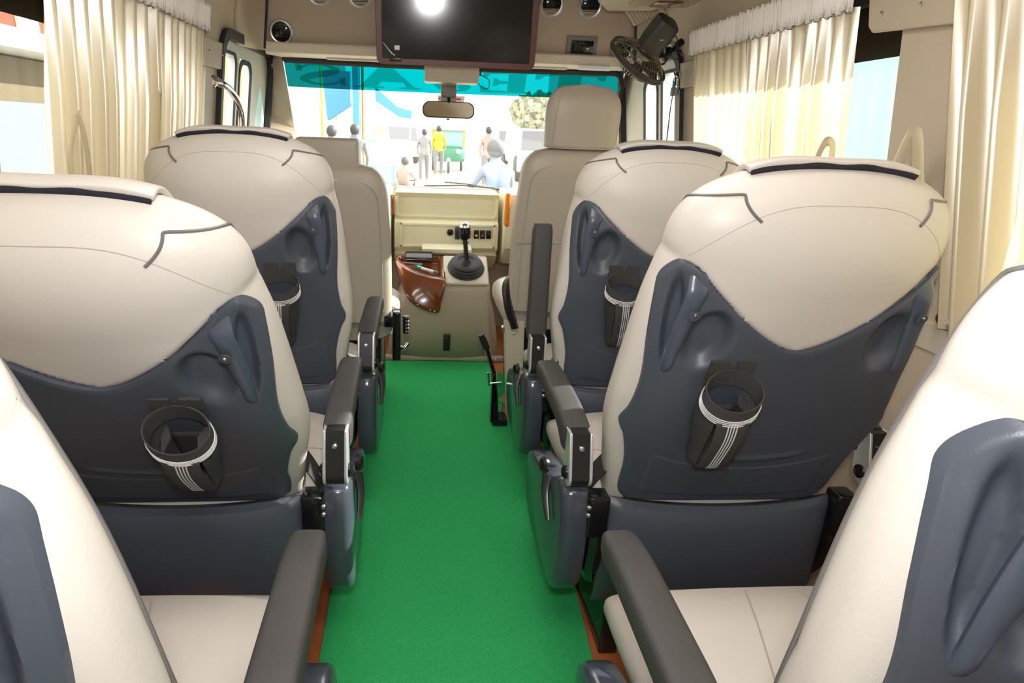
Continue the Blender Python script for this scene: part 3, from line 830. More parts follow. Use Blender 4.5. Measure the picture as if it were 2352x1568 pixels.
bm = B(); prism(bm, pl, -.02, .004, lambda p, q, d: axm @ Vector((p, q, d))); obj('housing', bm, 'black', mr, bevel=.003)
bm = B(); v = [bm.verts.new(axm @ Vector((p*.95, q*.88+.0006, .0048))) for p, q in pl]; bm.faces.new(v); obj('mirror_glass', bm, 'mirror', mr, smooth=False)
bm = B(); tube(bm, [(0,.0,.03),(0,.03,.055),(pe.x-pm.x,.02,.09)], .008, 8); box(bm, (-.002,-.004,-.042), (.016,.012,.008), bev=.002); obj('ball_joint', bm, 'black', mr)

# ================================================================ windscreen
WT, WB = (3.56,1.632), (4.12,.93)
def ws(x, q, off=0.): # q 0 bottom 1 top, slight bow
    y = WB[0]+(WT[0]-WB[0])*q - .10*(x/.9)**2 + .05; z = WB[1]+(WT[1]-WB[1])*q
    return Vector((x, y+off*.78, z+off*.62))
def wsx(i, q): a_, b_ = -.875+.02*q, .945-.03*q; return a_+(b_-a_)*i
bm = B(); grid(bm, lambda i, j: ws(wsx(i, j*.80), j*.80), 24, 8)
win = struct('window_5', bm, 'glass')
bm = B(); grid(bm, lambda i, j: ws(wsx(i, .80+.19*j), .80+.19*j), 24, 4)
tb = obj('sun_band', bm, 'tealband', win); tb['label'] = 'teal sun band with mirrored lettering'
# letters of TEJAS, read from outside, so mirrored here
def arc(cx, cy, rx, ry, a0, a1, n=10): return [(cx+rx*math.cos(math.radians(a0+(a1-a0)*k/n)), cy+ry*math.sin(math.radians(a0+(a1-a0)*k/n))) for k in range(n+1)]
LET = {
 'T': [[(0,1),(1,1),(1,.70),(.93,.70),(.86,.86),(.66,.90),(.66,.10),(.80,.07),(.80,0),(.20,0),(.20,.07),(.34,.10),(.34,.90),(.14,.86),(.07,.70),(0,.70)]],
 'E': [[(0,1),(.95,1),(.95,.70),(.88,.70),(.80,.88),(.46,.90),(.46,.56),(.62,.58),(.68,.68),(.74,.68),(.74,.32),(.68,.32),(.62,.42),(.46,.45),(.46,.10),(.80,.12),(.92,.32),(1,.32),(.97,0),(0,0),(0,.07),(.12,.10),(.12,.90),(0,.93)]],
 'J': [[(.30,1),(.95,1),(.95,.93),(.82,.90),(.82,.28),(.70,.06),(.42,-.04),(.14,.04),(.04,.22),(.12,.36),(.28,.36),(.34,.22),(.28,.10),(.42,.06),(.50,.20),(.50,.90),(.30,.93)]],
 'A': [[(.44,1),(.62,1),(.93,.09),(1.02,.07),(1.02,0),(.56,0),(.56,.07),(.66,.10),(.60,.30),(.26,.30),(.20,.10),(.32,.07),(.32,0),(-.02,0),(-.02,.07),(.07,.10),(.40,.93)]],
}
spine = smooth_pts([(.84,.74,0),(.66,.92,0),(.40,.93,0),(.22,.76,0),(.36,.58,0),(.62,.44,0),(.78,.26,0),(.62,.08,0),(.34,.07,0),(.12,.27,0)], 5)
LET['S'] = []
for k in range(len(spine)-1):
    def sw(j):
        q = j/(len(spine)-1); a_ = spine[max(0,j-1)]; b_ = spine[min(len(spine)-1,j+1)]; d_ = (b_-a_).normalized(); w_ = .035 + .095*math.exp(-((q-.5)/.20)**2); return spine[j]+Vector((-d_.y,d_.x,0))*w_, spine[j]-Vector((-d_.y,d_.x,0))*w_
    p0_, p1_ = sw(k); p2_, p3_ = sw(k+1); LET['S'].append([(p0_.x,p0_.y),(p1_.x,p1_.y),(p3_.x,p3_.y),(p2_.x,p2_.y)])
LET['S'] += [[(.80,.62),(.90,.62),(.90,1.),(.80,.95)], [(.06,.0),(.16,.06),(.16,.38),(.06,.38)]]
lx = [('S',665,797),('A',812,962),('J',975,1092),('E',1106,1228),('T',1234,1392)]
for ch, u0, u1 in lx:
    x0 = at(u0,180,y=3.55).x; x1 = at(u1,190,y=3.55).x; bm = B()
    for poly in LET[ch]:
        vs = []
        for p, q in poly:
            xx = x1 + (x0-x1)*p; vs.append(bm.verts.new(ws(xx, .822+.145*q, -.004)))
        f_ = bm.faces.new(vs); bmesh.ops.triangulate(bm, faces=[f_])
    o_ = obj('letter', bm, 'tealletter', tb, smooth=False); o_['label'] = 'mirrored dark teal letter '+ch
# rubber surround
bm = B(); ptsR = []
for k in range(0): ptsR.append(ws(-.895, .02+.90*k/12, .0))
for k in range(3,5): a_ = PI/2*k/4; ptsR.append(ws(-.89+.04*math.sin(a_), .93+.05*math.sin(a_), -.006))
for k in range(1,14): ptsR.append(ws(-.84+1.68*k/14, .985, -.012))
for k in range(5): a_ = PI/2*k/4; ptsR.append(ws(.86+.045*math.sin(a_), .985-.055*(1-math.cos(a_)), -.012))
for k in range(12, -1, -1): ptsR.append(ws(.92, .02+.88*k/12, -.012))
tube(bm, ptsR, .016, 8); obj('window_seal', bm, 'rubber', win)
# A pillars
for sg in (-1, 1):
    bm = B(); rings = []
    for k in range(9):
        q = k/8; p = ws(wsx(0 if sg < 0 else 1, q), q); 
        rings.append([(p.x-sg*.0, p.y-.02, p.z), (sg*(wx(p.z)-.01), 3.66, p.z), (sg*(wx(p.z)+.06), 3.69, p.z), (p.x+sg*.02, p.y+.06, p.z)])
    rings.append([(r_[0], r_[1]-.02, 1.70) for r_ in rings[-1]])
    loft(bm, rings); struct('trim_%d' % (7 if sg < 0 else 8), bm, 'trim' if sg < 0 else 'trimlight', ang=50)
# small red and white permit sticker near the mirror
bm = B(); q0 = .742
for (xa, xb, qa, qb) in ((-.06,.09,.70,.79),):
    vs = [bm.verts.new(ws(x_, q_, -.004)) for x_, q_ in ((xa,qa),(xb,qa),(xb,qb),(xa,qb))]; bm.faces.new(vs)
st = obj('windscreen_sticker', bm, 'paper', win, smooth=False); st['label'] = 'white sticker with red lines'
bm = B()
for k in range(3):
    vs = [bm.verts.new(ws(x_, q_, -.006)) for x_, q_ in ((-.055,.71+.026*k),(.05+.01*k,.71+.026*k),(.05+.01*k,.722+.026*k),(-.055,.722+.026*k))]; bm.faces.new(vs)
obj('red_line', bm, 'red', st, smooth=False)
# wiper outside
bm = B(); tube(bm, [ws(-.13,.015,.02), ws(.12,.03,.02), ws(.33,.012,.02)], .006, 6); tube(bm, [ws(.0,.045,.03), ws(.14,.035,.03), ws(.36,-.01,.03)], .005, 6)
tag(obj('windscreen_wiper', bm, 'black'), 'black wiper lying along the foot of the windscreen', 'wiper')

# ================================================================ dashboard
db = thing('dashboard', 'cream moulded dashboard with two recessed trays under the windscreen', 'dashboard', (0,3.9,.5))
db.location = (0,0,0)
bm = B()
prism(bm, [(3.90,.935),(4.20,.935),(4.20,.45),(4.05,.45),(3.95,.52),(3.90,.56),(3.93,.565),(3.885,.60),(3.885,.76),(3.93,.775),(3.95,.90)], -.31, .335, lambda p, q, d: Vector((d, p, q)))
cen = obj('centre_panel', bm, 'dash', db, ang=20, bevel=.012)
def raised(x0, x1, z0, z1, y0, y1, d=.012):
    bm = B(); 
    fw = .016
    for (a0, a1, b0, b1) in ((x0,x1,z1-fw,z1),(x0,x1,z0,z0+fw),(x0,x0+fw,z0,z1),(x1-fw,x1,z0,z1)):
        z_ = (b0+b1)/2; yy = y0+(y1-y0)*(z_-z0)/(z1-z0); yt = y0+(y1-y0)*(b1-z0)/(z1-z0); yb = y0+(y1-y0)*(b0-z0)/(z1-z0)
        A = [(a0,yb-d,b0),(a1,yb-d,b0),(a1,yt-d,b1),(a0,yt-d,b1)]; Bq = [(a0,yb+.006,b0),(a1,yb+.006,b0),(a1,yt+.006,b1),(a0,yt+.006,b1)]
        loft(bm, [A, Bq])
    return bm
obj('tray_rim', raised(-.30,.325,.785,.925,3.93,3.948), 'dash', db, bevel=.004)
obj('tray_rim', raised(-.275,.315,.605,.755,3.885,3.885), 'dash', db, bevel=.004)
for sg, x0, x1 in ((-1,-.93,-.33), (1,.36,.93)):
    bm = B(); prism(bm, [(3.80,.955),(4.20,.955),(4.20,.45),(3.95,.50),(3.82,.62),(3.78,.80)], min(x0,x1), max(x0,x1), lambda p, q, d: Vector((d, p, q)))
    obj('side_panel', bm, 'dash', db, ang=20, bevel=.015)
bm = B(); box(bm, (-.322,3.86,.865), (.026,.05,.12), bev=.006); o_ = obj('wood_insert', bm, 'wood', db); o_['label'] = 'red-brown wood insert'
bm = B(); box(bm, (.372,3.80,.86), (.03,.06,.20), bev=.012); o_ = obj('wood_insert', bm, 'orange', db); o_['label'] = 'amber orange insert'
for k, (u, sym) in enumerate(((1075,'yellow'),(1094,'yellow'),(1108,'red'),(1122,None))):
    p = at(u, 536, y=3.875); x_ = p.x
    bm = B(); box(bm, (x_,3.874,.695), (.030,.016,.052), bev=.002); s_o = obj('switch', bm, 'blackgloss', db)
    if sym:
        bm = B()
        if sym == 'red': v = [bm.verts.new(q) for q in ((x_-.009,3.8655,.682),(x_+.009,3.8655,.682),(x_,3.8655,.698))]; bm.faces.new(v)
        else: box(bm, (x_,3.8655,.688), (.016,.001,.012))
        obj('symbol', bm, sym, s_o, smooth=False)
p = at(1034,534,y=3.875); bm = B(); lathe(bm, [(.020,0),(.020,.012),(.014,.02),(.001,.022)], frame_z((p.x,3.885,p.z), (0,-1,0)), 20); kb = obj('lighter_socket', bm, 'blackgloss', db)
bm = B(); box(bm, (p.x+.045,3.872,p.z-.002), (.03,.018,.075), bev=.003); obj('key_module', bm, 'black', db)

# ================================================================ engine cover with gear lever
ec = thing('engine_cover', 'tan moulded engine cover with fluted rear face, at the aisle end', 'engine cover', (0,3.5,0)); ec.location = (0,0,0)
bm = B(); rings = []
for y_, zt, wv in ((3.475,.02,.33),(3.470,.10,.34),(3.480,.36,.33),(3.52,.40,.325),(3.60,.415,.32),(4.15,.42,.30)):
    pass
def hump(w0, w1, zt, x0, n=20, yb=3.475, ytop=3.52):
    R_ = []
    return R_
prof = []
for k in range(41):
    u = -1+2*k/40; x_ = -.002 + .345*math.copysign(abs(u)**.9, u)
    prof.append((x_, .0 + .425*(1-abs(u)**7)**(1/2.)))
rings = []
for f_, y_ in ((0.,3.470),(.5,3.474),(.80,3.480),(.93,3.495),(.985,3.52),(1.,3.56),(1.,4.15)):
    rings.append([(x_*(1.-.08*f_), y_ + .035*(abs(x_)/.34)**4, z_*f_) for x_, z_ in prof])
loft(bm, rings, cap=False, closed=False)
mc = obj('cover_body', bm, 'hump', ec, ang=60, solid=.006)
# raised centre console with plate
bm = B()
prism(bm, [(3.478,.0),(3.478,.43),(3.49,.455),(3.70,.575),(3.865,.575),(3.865,.0)], -.02, .258, lambda p, q, d: Vector((d, p, q)))
for v in bm.verts: v.co.x = .119 + (v.co.x-.119)*(1+.28*max(0,(.45-v.co.z)/.45))
obj('centre_console', bm, 'hump', ec, ang=60, bevel=.02)
bm = B(); box(bm, (.120,3.592,.525), (.262,.245,.022), rot=euler(x=.52), bev=.010, seg=4); pl_ = obj('gear_plate', bm, 'trimlight', ec); pl_['label'] = 'cream plate round the gear lever'
bm = B(); box(bm, (0,3.487,.018), (.72,.04,.036), bev=.012); obj('base_flange', bm, 'hump', ec)
bm = B()
for u, v in ((900,822),(1135,800)):
    p = at(u, 812, z=.03); lathe(bm, [(.006,0),(.006,.003),(.001,.005)], frame_z((max(-.34,min(.34,p.x)),3.466,.02),(0,-1,.2)), 10)
obj('screw', bm, 'steel', ec)
p = at(1026,785,y=3.455); bm = B(); box(bm, (p.x,3.448,p.z), (.040,.022,.10), bev=.004); box(bm, (p.x,3.438,p.z+.02), (.030,.014,.035), bev=.004); o_ = obj('latch', bm, 'black', ec); o_['label'] = 'black rubber latch'

# gear lever
pg = at(1068,615,z=.50)
gl_ = thing('gear_lever', 'gear lever with chrome-topped black knob and ribbed rubber boot', 'gear lever', (.122, 3.595, .535))
bm = B()
def ell(r, rz_=1.): return r
pf_ = [(.110,0),(.114,.008),(.103,.014),(.108,.022),(.096,.029),(.101,.037),(.086,.045),(.089,.053),(.070,.060),(.052,.058),(.040,.050),(.026,.054),(.018,.068),(.013,.075),(.001,.075)]
lathe(bm, pf_, Matrix.Rotation(.52,4,'X') @ Matrix.Diagonal((.95,.95,1,1)), 40); obj('boot', bm, 'rubber', gl_, ang=60)
bm = B(); tube(bm, [(0,-.035,.06),(-.014,-.02,.19)], .013, 12); tube(bm, [(-.004,-.032,.095),(-.0042,-.0315,.10)], .019, 12); tube(bm, [(-.010,-.025,.155),(-.0102,-.0245,.16)], .021, 12); obj('shaft', bm, 'blackgloss', gl_)
bm = B(); lathe(bm, [(.014,0),(.026,.012),(.032,.04),(.034,.07),(.030,.09),(.02,.10),(.001,.103)], Matrix.Translation((-.016,-.018,.17)), 24); kn = obj('knob', bm, 'blackgloss', gl_)
bm = B(); lathe(bm, [(.0335,.074),(.0315,.090),(.021,.102),(.001,.1055)], Matrix.Translation((-.016,-.018,.17)), 24); o_ = obj('knob_cap', bm, 'chrome', kn); o_['label'] = 'chrome cap'

# wooden tray on the left of the console
ct = thing('console_tray', 'glossy red-brown wood storage tray mounted left of the gear lever', 'tray', (-.15,3.5,.3)); ct.location = (0,0,0)
low = smooth_pts([at(908,600,y=3.62), at(922,645,y=3.50), at(934,680,y=3.455), at(959,704,y=3.447), at(1005,718,y=3.445), at(1014,690,y=3.448), at(1024,655,y=3.46)], 6)
upr = smooth_pts([at(910,596,y=3.64), at(918,600,y=3.62), at(930,611,y=3.58), at(948,622,y=3.54), at(975,632,y=3.51), at(1000,637,y=3.50), at(1023,640,y=3.50)], 6)
bm = B(); grid(bm, lambda i, j: low[round(i*36)].lerp(upr[round(i*36)], j) + Vector((0,-.012*math.sin(PI*j),0)), 36, 8)
obj('tray_front', bm, 'wood', ct, ang=60, solid=.006)
bk0, bk1 = at(912,588,y=3.74), at(1018,586,y=3.74)
back_ = [bk0.lerp(bk1, k/36) for k in range(37)]
bm = B()
def tp(i, j):
    p = upr[round(i*36)].lerp(back_[round(i*36)], j)
    e = min(min(i, 1-i)*.30, min(j*.30, (1-j)*.3)); p.z -= .035*sstep((e-.015)/.02)*(1 if j < .93 else 0); return p
grid(bm, tp, 36, 28); obj('tray_top', bm, 'wood', ct, ang=60, solid=.005)
bm = B()
for u, v, y_ in ((934,682,3.452),(959,702,3.443),(988,714,3.441),(998,717,3.441)):
    p = at(u, v, y=y_); lathe(bm, [(.005,0),(.005,.003),(.001,.005)], frame_z((p.x,p.y-.002,p.z+.006),(0,-1,.1)), 10)
obj('screw', bm, 'steel', ct)
# pen, case, notebook on the tray
p0, p1 = at(958,613,y=3.60), at(1006,627,y=3.58)
tw = (p1-p0); 
mk = thing('marker_pen', 'white marker pen with teal cap lying in the wood tray', 'pen', p0, 0)
bm = B(); tube(bm, [tw*.18, tw*.80], .0095, 12); obj('barrel', bm, 'paper', mk)
bm = B(); tube(bm, [tw*-.0, tw*.20], .0105, 12); obj('cap', bm, 'teal', mk)
bm = B(); tube(bm, [tw*.78, tw*1.0], .0100, 12); obj('end_plug', bm, 'grey', mk)
p = at(963,590,z=.52); bm = B(); box(bm, (0,0,0), (.165,.075,.024), bev=.009, seg=4)
cs2 = obj('glasses_case', bm, 'blackgloss'); cs2.location = at(962,588,y=3.69); cs2.rotation_euler = (.45,0,-.03)
tag(cs2, 'glossy black case lying at the back of the wood tray', 'case')
bm = B(); tube(bm, [(-.078,-.0378,.002),(.078,-.0378,.002)], .003, 6); obj('zip', bm, 'chrome', cs2)
bm = B(); box(bm, (0,0,0), (.30,.10,.028), bev=.005); nb = obj('document_box', bm, 'cream'); nb.location = at(1026,571,y=3.78); nb.rotation_euler = (.15,0,.0)
tag(nb, 'flat cream box lying under the dashboard behind the gear lever', 'box')
bm = B(); box(bm, (0,0,-.018), (.30,.095,.010), bev=.002); obj('dark_base', bm, 'grey', nb)

# ================================================================ handbrake and its metal post
hb = thing('handbrake_lever', 'black handbrake lever rising from the floor at the carpet cut-out', 'lever', (.225,2.68,0)); hb.location = (0,0,0)
def hbp(u, v, y): return at(u, v, y=y)
bm = B(); tube(bm, [hbp(1104,768,2.60), hbp(1112,785,2.61), hbp(1118,800,2.62)], [.013,.016,.015], 12); obj('grip', bm, 'rubber', hb)
bm = B(); tube(bm, smooth_pts([hbp(1117,797,2.62), hbp(1127,830,2.64), hbp(1134,855,2.66)],4), .009, 8); obj('lever_arm', bm, 'blackgloss', hb)
bm = B()
bse = [hbp(1126,968,2.62), hbp(1130,870,2.66), hbp(1138,850,2.66), hbp(1142,900,2.66), hbp(1145,966,2.62)]
A = [p + Vector((0,-.01,0)) for p in bse]; Bq = [p + Vector((.0,.05,0)) for p in bse]; loft(bm, [A, Bq])
p = hbp(1147,966,2.64); box(bm, (p.x,2.66,.018), (.07,.10,.036), bev=.008); bk_ = obj('quadrant_bracket', bm, 'blackgloss', hb, smooth=False)
bm = B(); tube(bm, [hbp(1120,880,2.65), hbp(1152,877,2.65)], .004, 8); tube(bm, [hbp(1121,855,2.63), hbp(1123,885,2.63)], .005, 8); obj('cable_pin', bm, 'steel', hb)
# carpet flap behind it
bm = B(); rings = []
pf2 = [(.0,.0)] + [(.055*math.sin(PI*k/12), .17*k/12) for k in range(13)]
prism(bm, [(.055*math.sin(PI*k/14), .17*k/14) for k in range(15)], 0, .006, lambda p, q, d: Vector((.255 + p, 2.90 + d, .004+q)))
tag(obj('carpet_flap', bm, 'carpet', smooth=False), 'rounded flap of green carpet standing up behind the handbrake', 'carpet')
q0, q1 = at(1150,785,y=2.70), at(1195,965,y=2.66)
bm = B()
prism(bm, [(.285,.0),(.352,.0),(.335,.50),(.245,.50)], 2.665, 2.735, lambda p, q, d: Vector((p, d, q)))
po = tag(obj('metal_post', bm, 'trimlight', smooth=False, bevel=.004), 'narrow beige metal post beside the handbrake, in front of the driver seat base', 'post')
po['label'] = 'narrow beige sheet-metal post standing right of the handbrake'
bm = B()
for x_, z_ in ((.29,.44),(.335,.06)): lathe(bm, [(.006,0),(.004,.002),(.001,.003)], frame_z((x_,2.664,z_),(0,-1,0)), 10)
lathe(bm, [(.016,0),(.016,.012),(.010,.018),(.001,.018)], frame_z((.252,2.70,.455),(-1,-.3,0)), 12); obj('bolt', bm, 'steel', po)

# ================================================================ fan
pfan = at(1463,142,y=2.74)
axf = Vector((.42,-.52,.74)).normalized(); fm = frame_z((0,0,0), axf, (1,0,0))
fn = thing('cabin_fan', 'small grey oscillating fan with wire cage clamped to the right door pillar', 'fan', pfan)
bm = B(); Rf = .128
for rr_, zz in ((Rf,0),(Rf,.012)):
    tube(bm, [fm @ Vector((rr_*math.cos(2*PI*k/48), rr_*math.sin(2*PI*k/48), zz)) for k in range(48)], .007, 8, closed=True)
obj('cage_rim', bm, 'fan', fn)
bm = B()
for sd, dep in ((1,.055), (-1,-.05)):
    for k in range(44):
        a_ = 2*PI*k/44; pts = []
        for q in range(7):
            r = Rf - (Rf-.03)*q/6; z_ = .006 + dep*math.sin(PI/2*min(1,(1-r/Rf)*1.5))
            pts.append(fm @ Vector((r*math.cos(a_), r*math.sin(a_), z_)))
        tube(bm, pts, .0011, 4)
    for r in (.10, .07):
        z_ = .006 + dep*math.sin(PI/2*min(1,(1-r/Rf)*1.5)); tube(bm, [fm @ Vector((r*math.cos(2*PI*k/36), r*math.sin(2*PI*k/36), z_)) for k in range(36)], .0012, 4, closed=True)
obj('cage_wires', bm, 'wire', fn)
bm = B(); lathe(bm, [(.033,.052),(.033,.062),(.001,.064)], fm, 24); lathe(bm, [(.030,-.05),(.028,-.056),(.001,-.058)], fm, 24); obj('cage_hub', bm, 'fan', fn)
for b_ in range(3):
    bm = B()
    def bl(i, j, b_=b_):
        r = .02+.088*i; a_ = 2*PI*b_/3 + (.9*j-.45)*(.55+.6*math.sin(PI*i*.8)); return fm @ Vector((r*math.cos(a_), r*math.sin(a_), .022*(j-.5)))
    grid(bm, bl, 8, 6); obj('blade', bm, 'fan', fn, solid=.002)
bm = B()
rings = []
for z_, w_, h_ in ((.055,.030,.030),(.062,.042,.040),(.10,.047,.045),(.16,.047,.046),(.185,.044,.042),(.192,.034,.032)):
    rings.append([fm @ Vector((x*w_/.05, y*h_/.05, z_)) for x, y in rrect(.1,.1,.025,4)])
loft(bm, rings); mh = obj('motor_housing', bm, 'fan', fn, ang=40)
bm = B(); vs = box(bm, (0,0,0), (.014,.004,.004), bev=.001); bmesh.ops.transform(bm, matrix=Matrix.Translation(fm @ Vector((0.0,-.047,.13))), verts=vs); obj('knob', bm, 'silver', mh)
bp = at(1540,112,y=2.74)-pfan
bm = B(); e1 = fm @ Vector((.05,.0,.10)); tube(bm, [e1, at(1522,140,y=2.74)-pfan, at(1535,118,y=2.74)-pfan, at(1550,95,y=2.76)-pfan+Vector((.03,0,0))], [.014,.018,.016,.015], 10)
obj('bracket_arm', bm, 'blackgloss', fn)
bm = B()
for u, v in ((1520,138),(1543,102)): lathe(bm, [(.013,0),(.013,.006),(.006,.008),(.001,.008)], frame_z(at(u,v,y=2.722)-pfan, (0,-1,.1)), 14)
obj('bracket_knob', bm, 'steel', fn)
bm = B()
tube(bm, smooth_pts([at(1535,92,y=2.72)-pfan, at(1553,84,y=2.72)-pfan, at(1556,110,y=2.72)-pfan, at(1553,120,y=2.72)-pfan, at(1562,121,y=2.72)-pfan, at(1570,131,y=2.72)-pfan],4), .0025, 6)
tube(bm, smooth_pts([at(1538,124,y=2.72)-pfan, at(1548,137,y=2.72)-pfan, at(1556,134,y=2.72)-pfan, at(1570,131,y=2.72)-pfan],4), .002, 6)
obj('cable', bm, 'black', fn)

# seat belt on the right pillar
sb = thing('seat_belt', 'dark seat belt hanging from its anchor on the right door pillar', 'seat belt', (.9,2.73,1.4)); sb.location = (0,0,0)
p = at(1558,190,x=.925)
bm = B(); lathe(bm, [(.016,0),(.016,.012),(.008,.016),(.001,.016)], frame_z((p.x-.0,p.y,p.z+.03),(-1,-.4,0)), 14); box(bm, (p.x-.012,p.y,p.z-.01), (.012,.045,.06), bev=.004); obj('anchor', bm, 'chrome', sb)
bm = B(); R1 = []
for k in range(13):
    z_ = p.z-.03 - .75*k/12; x_ = wx(z_)-.045
    R1.append([(x_,p.y-.024,z_),(x_,p.y+.024,z_),(x_+.003,p.y+.024,z_),(x_+.003,p.y-.024,z_)])
loft(bm, R1); box(bm, (p.x-.015,p.y,p.z-.035), (.012,.05,.035), bev=.005); obj('webbing', bm, 'grey', sb, ang=40)
bm = B(); tube(bm, smooth_pts([at(1548,165,x=.90), at(1552,185,x=.90), at(1546,215,x=.90), at(1540,250,x=.90), at(1531,325,x=.90)],5), .0025, 6)
tag(obj('hanging_cord', bm, 'black'), 'thin black cord hanging at the right cab door window', 'cord')

# chrome grab handle on the left
gp = [at(501,186,x=-.90), at(505,192,x=-.87), at(515,195,x=-.86), at(530,208,x=-.86), at(546,232,x=-.86), at(555,262,x=-.865), at(557,295,x=-.87)]
gp += [gp[-1]+Vector((-.005,0,-.10)), gp[-1]+Vector((-.04,.01,-.20))]
bm = B(); tube(bm, smooth_pts(gp, 5), .0125, 14); gh = tag(obj('grab_handle', bm, 'chrome'), 'curved chrome grab rail beside the left cab door window', 'grab handle')
bm = B(); lathe(bm, [(.022,0),(.022,.006),(.014,.012),(.014,.02)], frame_z((-.918,gp[0].y-.0,gp[0].z),(1,0,0)), 16); obj('flange', bm, 'chrome', gh)

# overhead locker top right
ol = thing('overhead_locker', 'cream overhead console edge with recess, at the top right of the roof', 'overhead console', (.8,2.8,1.8)); ol.location = (0,0,0)
bm = B()
zz = 1.80
o1 = [at(1372,8,z=zz), at(1392,26,z=zz), at(1655,34,z=zz), at(1800,-4,z=zz)]
poly = [(o1[0].x,o1[0].y-.0),(o1[1].x,o1[1].y),(.825,o1[2].y+.0),(.835,2.6),(.835,1.2),(.58,1.2)]
bm = B(); prism(bm, poly, 1.80, 1.86, lambda p, q, d: Vector((p, q, d))); obj('console_body', bm, 'trimlight', ol, bevel=.015)
r1 = [at(1475,14,z=zz-.001), at(1612,20,z=zz-.001)]
bm = B(); box(bm, (.80,2.52,1.797), (.26,.42,.012), bev=.005); obj('recess_panel', bm, 'panel', ol)
bm = B(); box(bm, (.80,2.66,1.790), (.10,.10,.010), bev=.004); o_ = obj('wood_insert', bm, 'wood', ol)
# slatted speaker box in the corner
c4 = [at(1433,24,y=3.0), at(1455,62,y=3.02), at(1512,30,y=2.97), at(1500,16,y=2.96)]
bk4 = [p+Vector((.07,.10,.05)) for p in c4]
bm = B(); loft(bm, [c4, bk4]); sp_ = tag(obj('corner_speaker', bm, 'trim', smooth=False, bevel=.004), 'beige slatted speaker box in the roof corner above the fan', 'speaker')
bm = B()
for k in range(1, 8):
    f_ = k/8; p, q = c4[0].lerp(c4[3], f_), c4[1].lerp(c4[2], f_); tube(bm, [p+Vector((0,-.003,0)), q+Vector((0,-.003,0))], .0022, 5)
obj('grille', bm, 'panel', sp_)

# ================================================================ curtains
def curtain(name, label, sg, y0, y1, z0, z1, n, amp=.016, seed=0, slant0=0., slant1=0., xoff=.030):
    rnd = random.Random(seed); ph = [rnd.uniform(-.5,.5) for _ in range(n+2)]; am = [rnd.uniform(.65,1.3) for _ in range(n+2)]
    bm = B(); NU = n*10
    def c(i, j):
        z = z1 + (z0-z1)*j
        s0 = slant0*j; s1 = slant1*j
        u = i*n; k = int(min(u, n-1e-6)); f_ = u-k
        A = am[k]*(1-f_)+am[k+1]*f_
        g = amp*A*(.55+.45*min(1,j*2.5))
        dph = (ph[k]*(1-f_)+ph[k+1]*f_)*.5*j
        w = math.sin(2*PI*u + dph)
        w = math.copysign(abs(w)**.75, w)
        y = (y0+s0) + ((y1+s1)-(y0+s0))*i + .25*g*math.cos(2*PI*u+dph)
        x = wx(z) - xoff - g*w - .012*math.sin(PI*j)*0
        return (sg*x, y, z)
    grid(bm, c, NU, 26)
    o = tag(obj(name, bm, 'curtain', ang=180), label, 'curtain', 'cream satin window curtains')
    # gathered heading tape
    bm = B()
    def h_(i, j):
        z = z1 + .012 + (.062)*j; y = y0 + (y1-y0)*i
        x = wx(z) - xoff - .019 + .0035*math.sin(i*n*21+seed) + .0025*math.sin(i*n*47) 
        return (sg*x, y, z + .004*math.sin(i*n*13)*j - .004*math.sin(i*n*9)*(1-j))
    grid(bm, lambda i, j: h_(i, j*1.0) if j > 0 else (lambda q: (q[0], q[1], q[2]-.02))(h_(i, 0)), n*22, 5)
    hh = obj('heading_tape', bm, 'header', o, solid=.004); hh['label'] = 'gathered white heading tape'
    return o
def tieback(name, label, pts, w=.012):
    bm = B(); P = smooth_pts(pts, 6); tube(bm, P, w, 6, flat=.3)
    return tag(obj(name, bm, 'curtain'), label, 'tieback', 'fabric curtain tiebacks')
curtain('curtain', 'left front curtain, narrower one nearest the cab door', -1, 2.13, 2.53, .95, 1.615, 7, .025, 3, -.03, -.04)
curtain('curtain', 'left curtain with broad folds between the open gap and the front one', -1, 1.53, 2.125, .95, 1.615, 9, .036, 5, .02, -.035)
curtain('curtain', 'right front curtain, narrower one nearest the driver', 1, 2.195, 2.62, .95, 1.615, 7, .020, 8, -.03, -.02)
curtain('curtain', 'right middle curtain ending beside the open strip of window', 1, 1.625, 2.19, .95, 1.615, 9, .028, 11, .01, -.035)
curtain('curtain', 'right rear curtain nearest the camera, at the right frame edge', 1, -.2, 1.33, .93, 1.650, 21, .030, 14, 0, -.10, .040)
curtain('curtain', 'left rear curtain outside the left frame edge behind the pillar', -1, -.2, .98, .93, 1.650, 14, .022, 15, 0, 0, .040)
def wpt(sg, y, z, off=.078): return (sg*(wx(z)-off), y, z)
tieback('curtain_tieback', 'twisted fabric tieback hanging on the left curtain edge', [wpt(-1,1.56,1.30), wpt(-1,1.53,1.22), wpt(-1,1.555,1.12), wpt(-1,1.60,1.05), wpt(-1,1.62,1.13), wpt(-1,1.60,1.25), wpt(-1,1.57,1.31)])
tieback('curtain_tieback', 'small fabric tieback loop standing at the right middle curtain edge', [wpt(1,1.70,1.20), wpt(1,1.67,1.27), wpt(1,1.64,1.305), wpt(1,1.61,1.29), wpt(1,1.63,1.20)])
tieback('curtain_tieback', 'long fabric tieback on the edge of the right rear curtain', [wpt(1,1.42,1.15), wpt(1,1.38,1.25), wpt(1,1.335,1.33), wpt(1,1.31,1.25), wpt(1,1.28,1.10), wpt(1,1.27,.98)], .016)
p = at(2150,730,x=1.0)
bm = B(); lathe(bm, [(.012,0),(.012,.01),(.008,.02),(.012,.03),(.001,.032)], frame_z((wx(p.z)-.0,p.y,p.z),(-1,0,0)), 12); tube(bm, [(wx(p.z)-.02,p.y,p.z),(wx(p.z)-.035,p.y-.04,p.z-.01)], .008, 8)
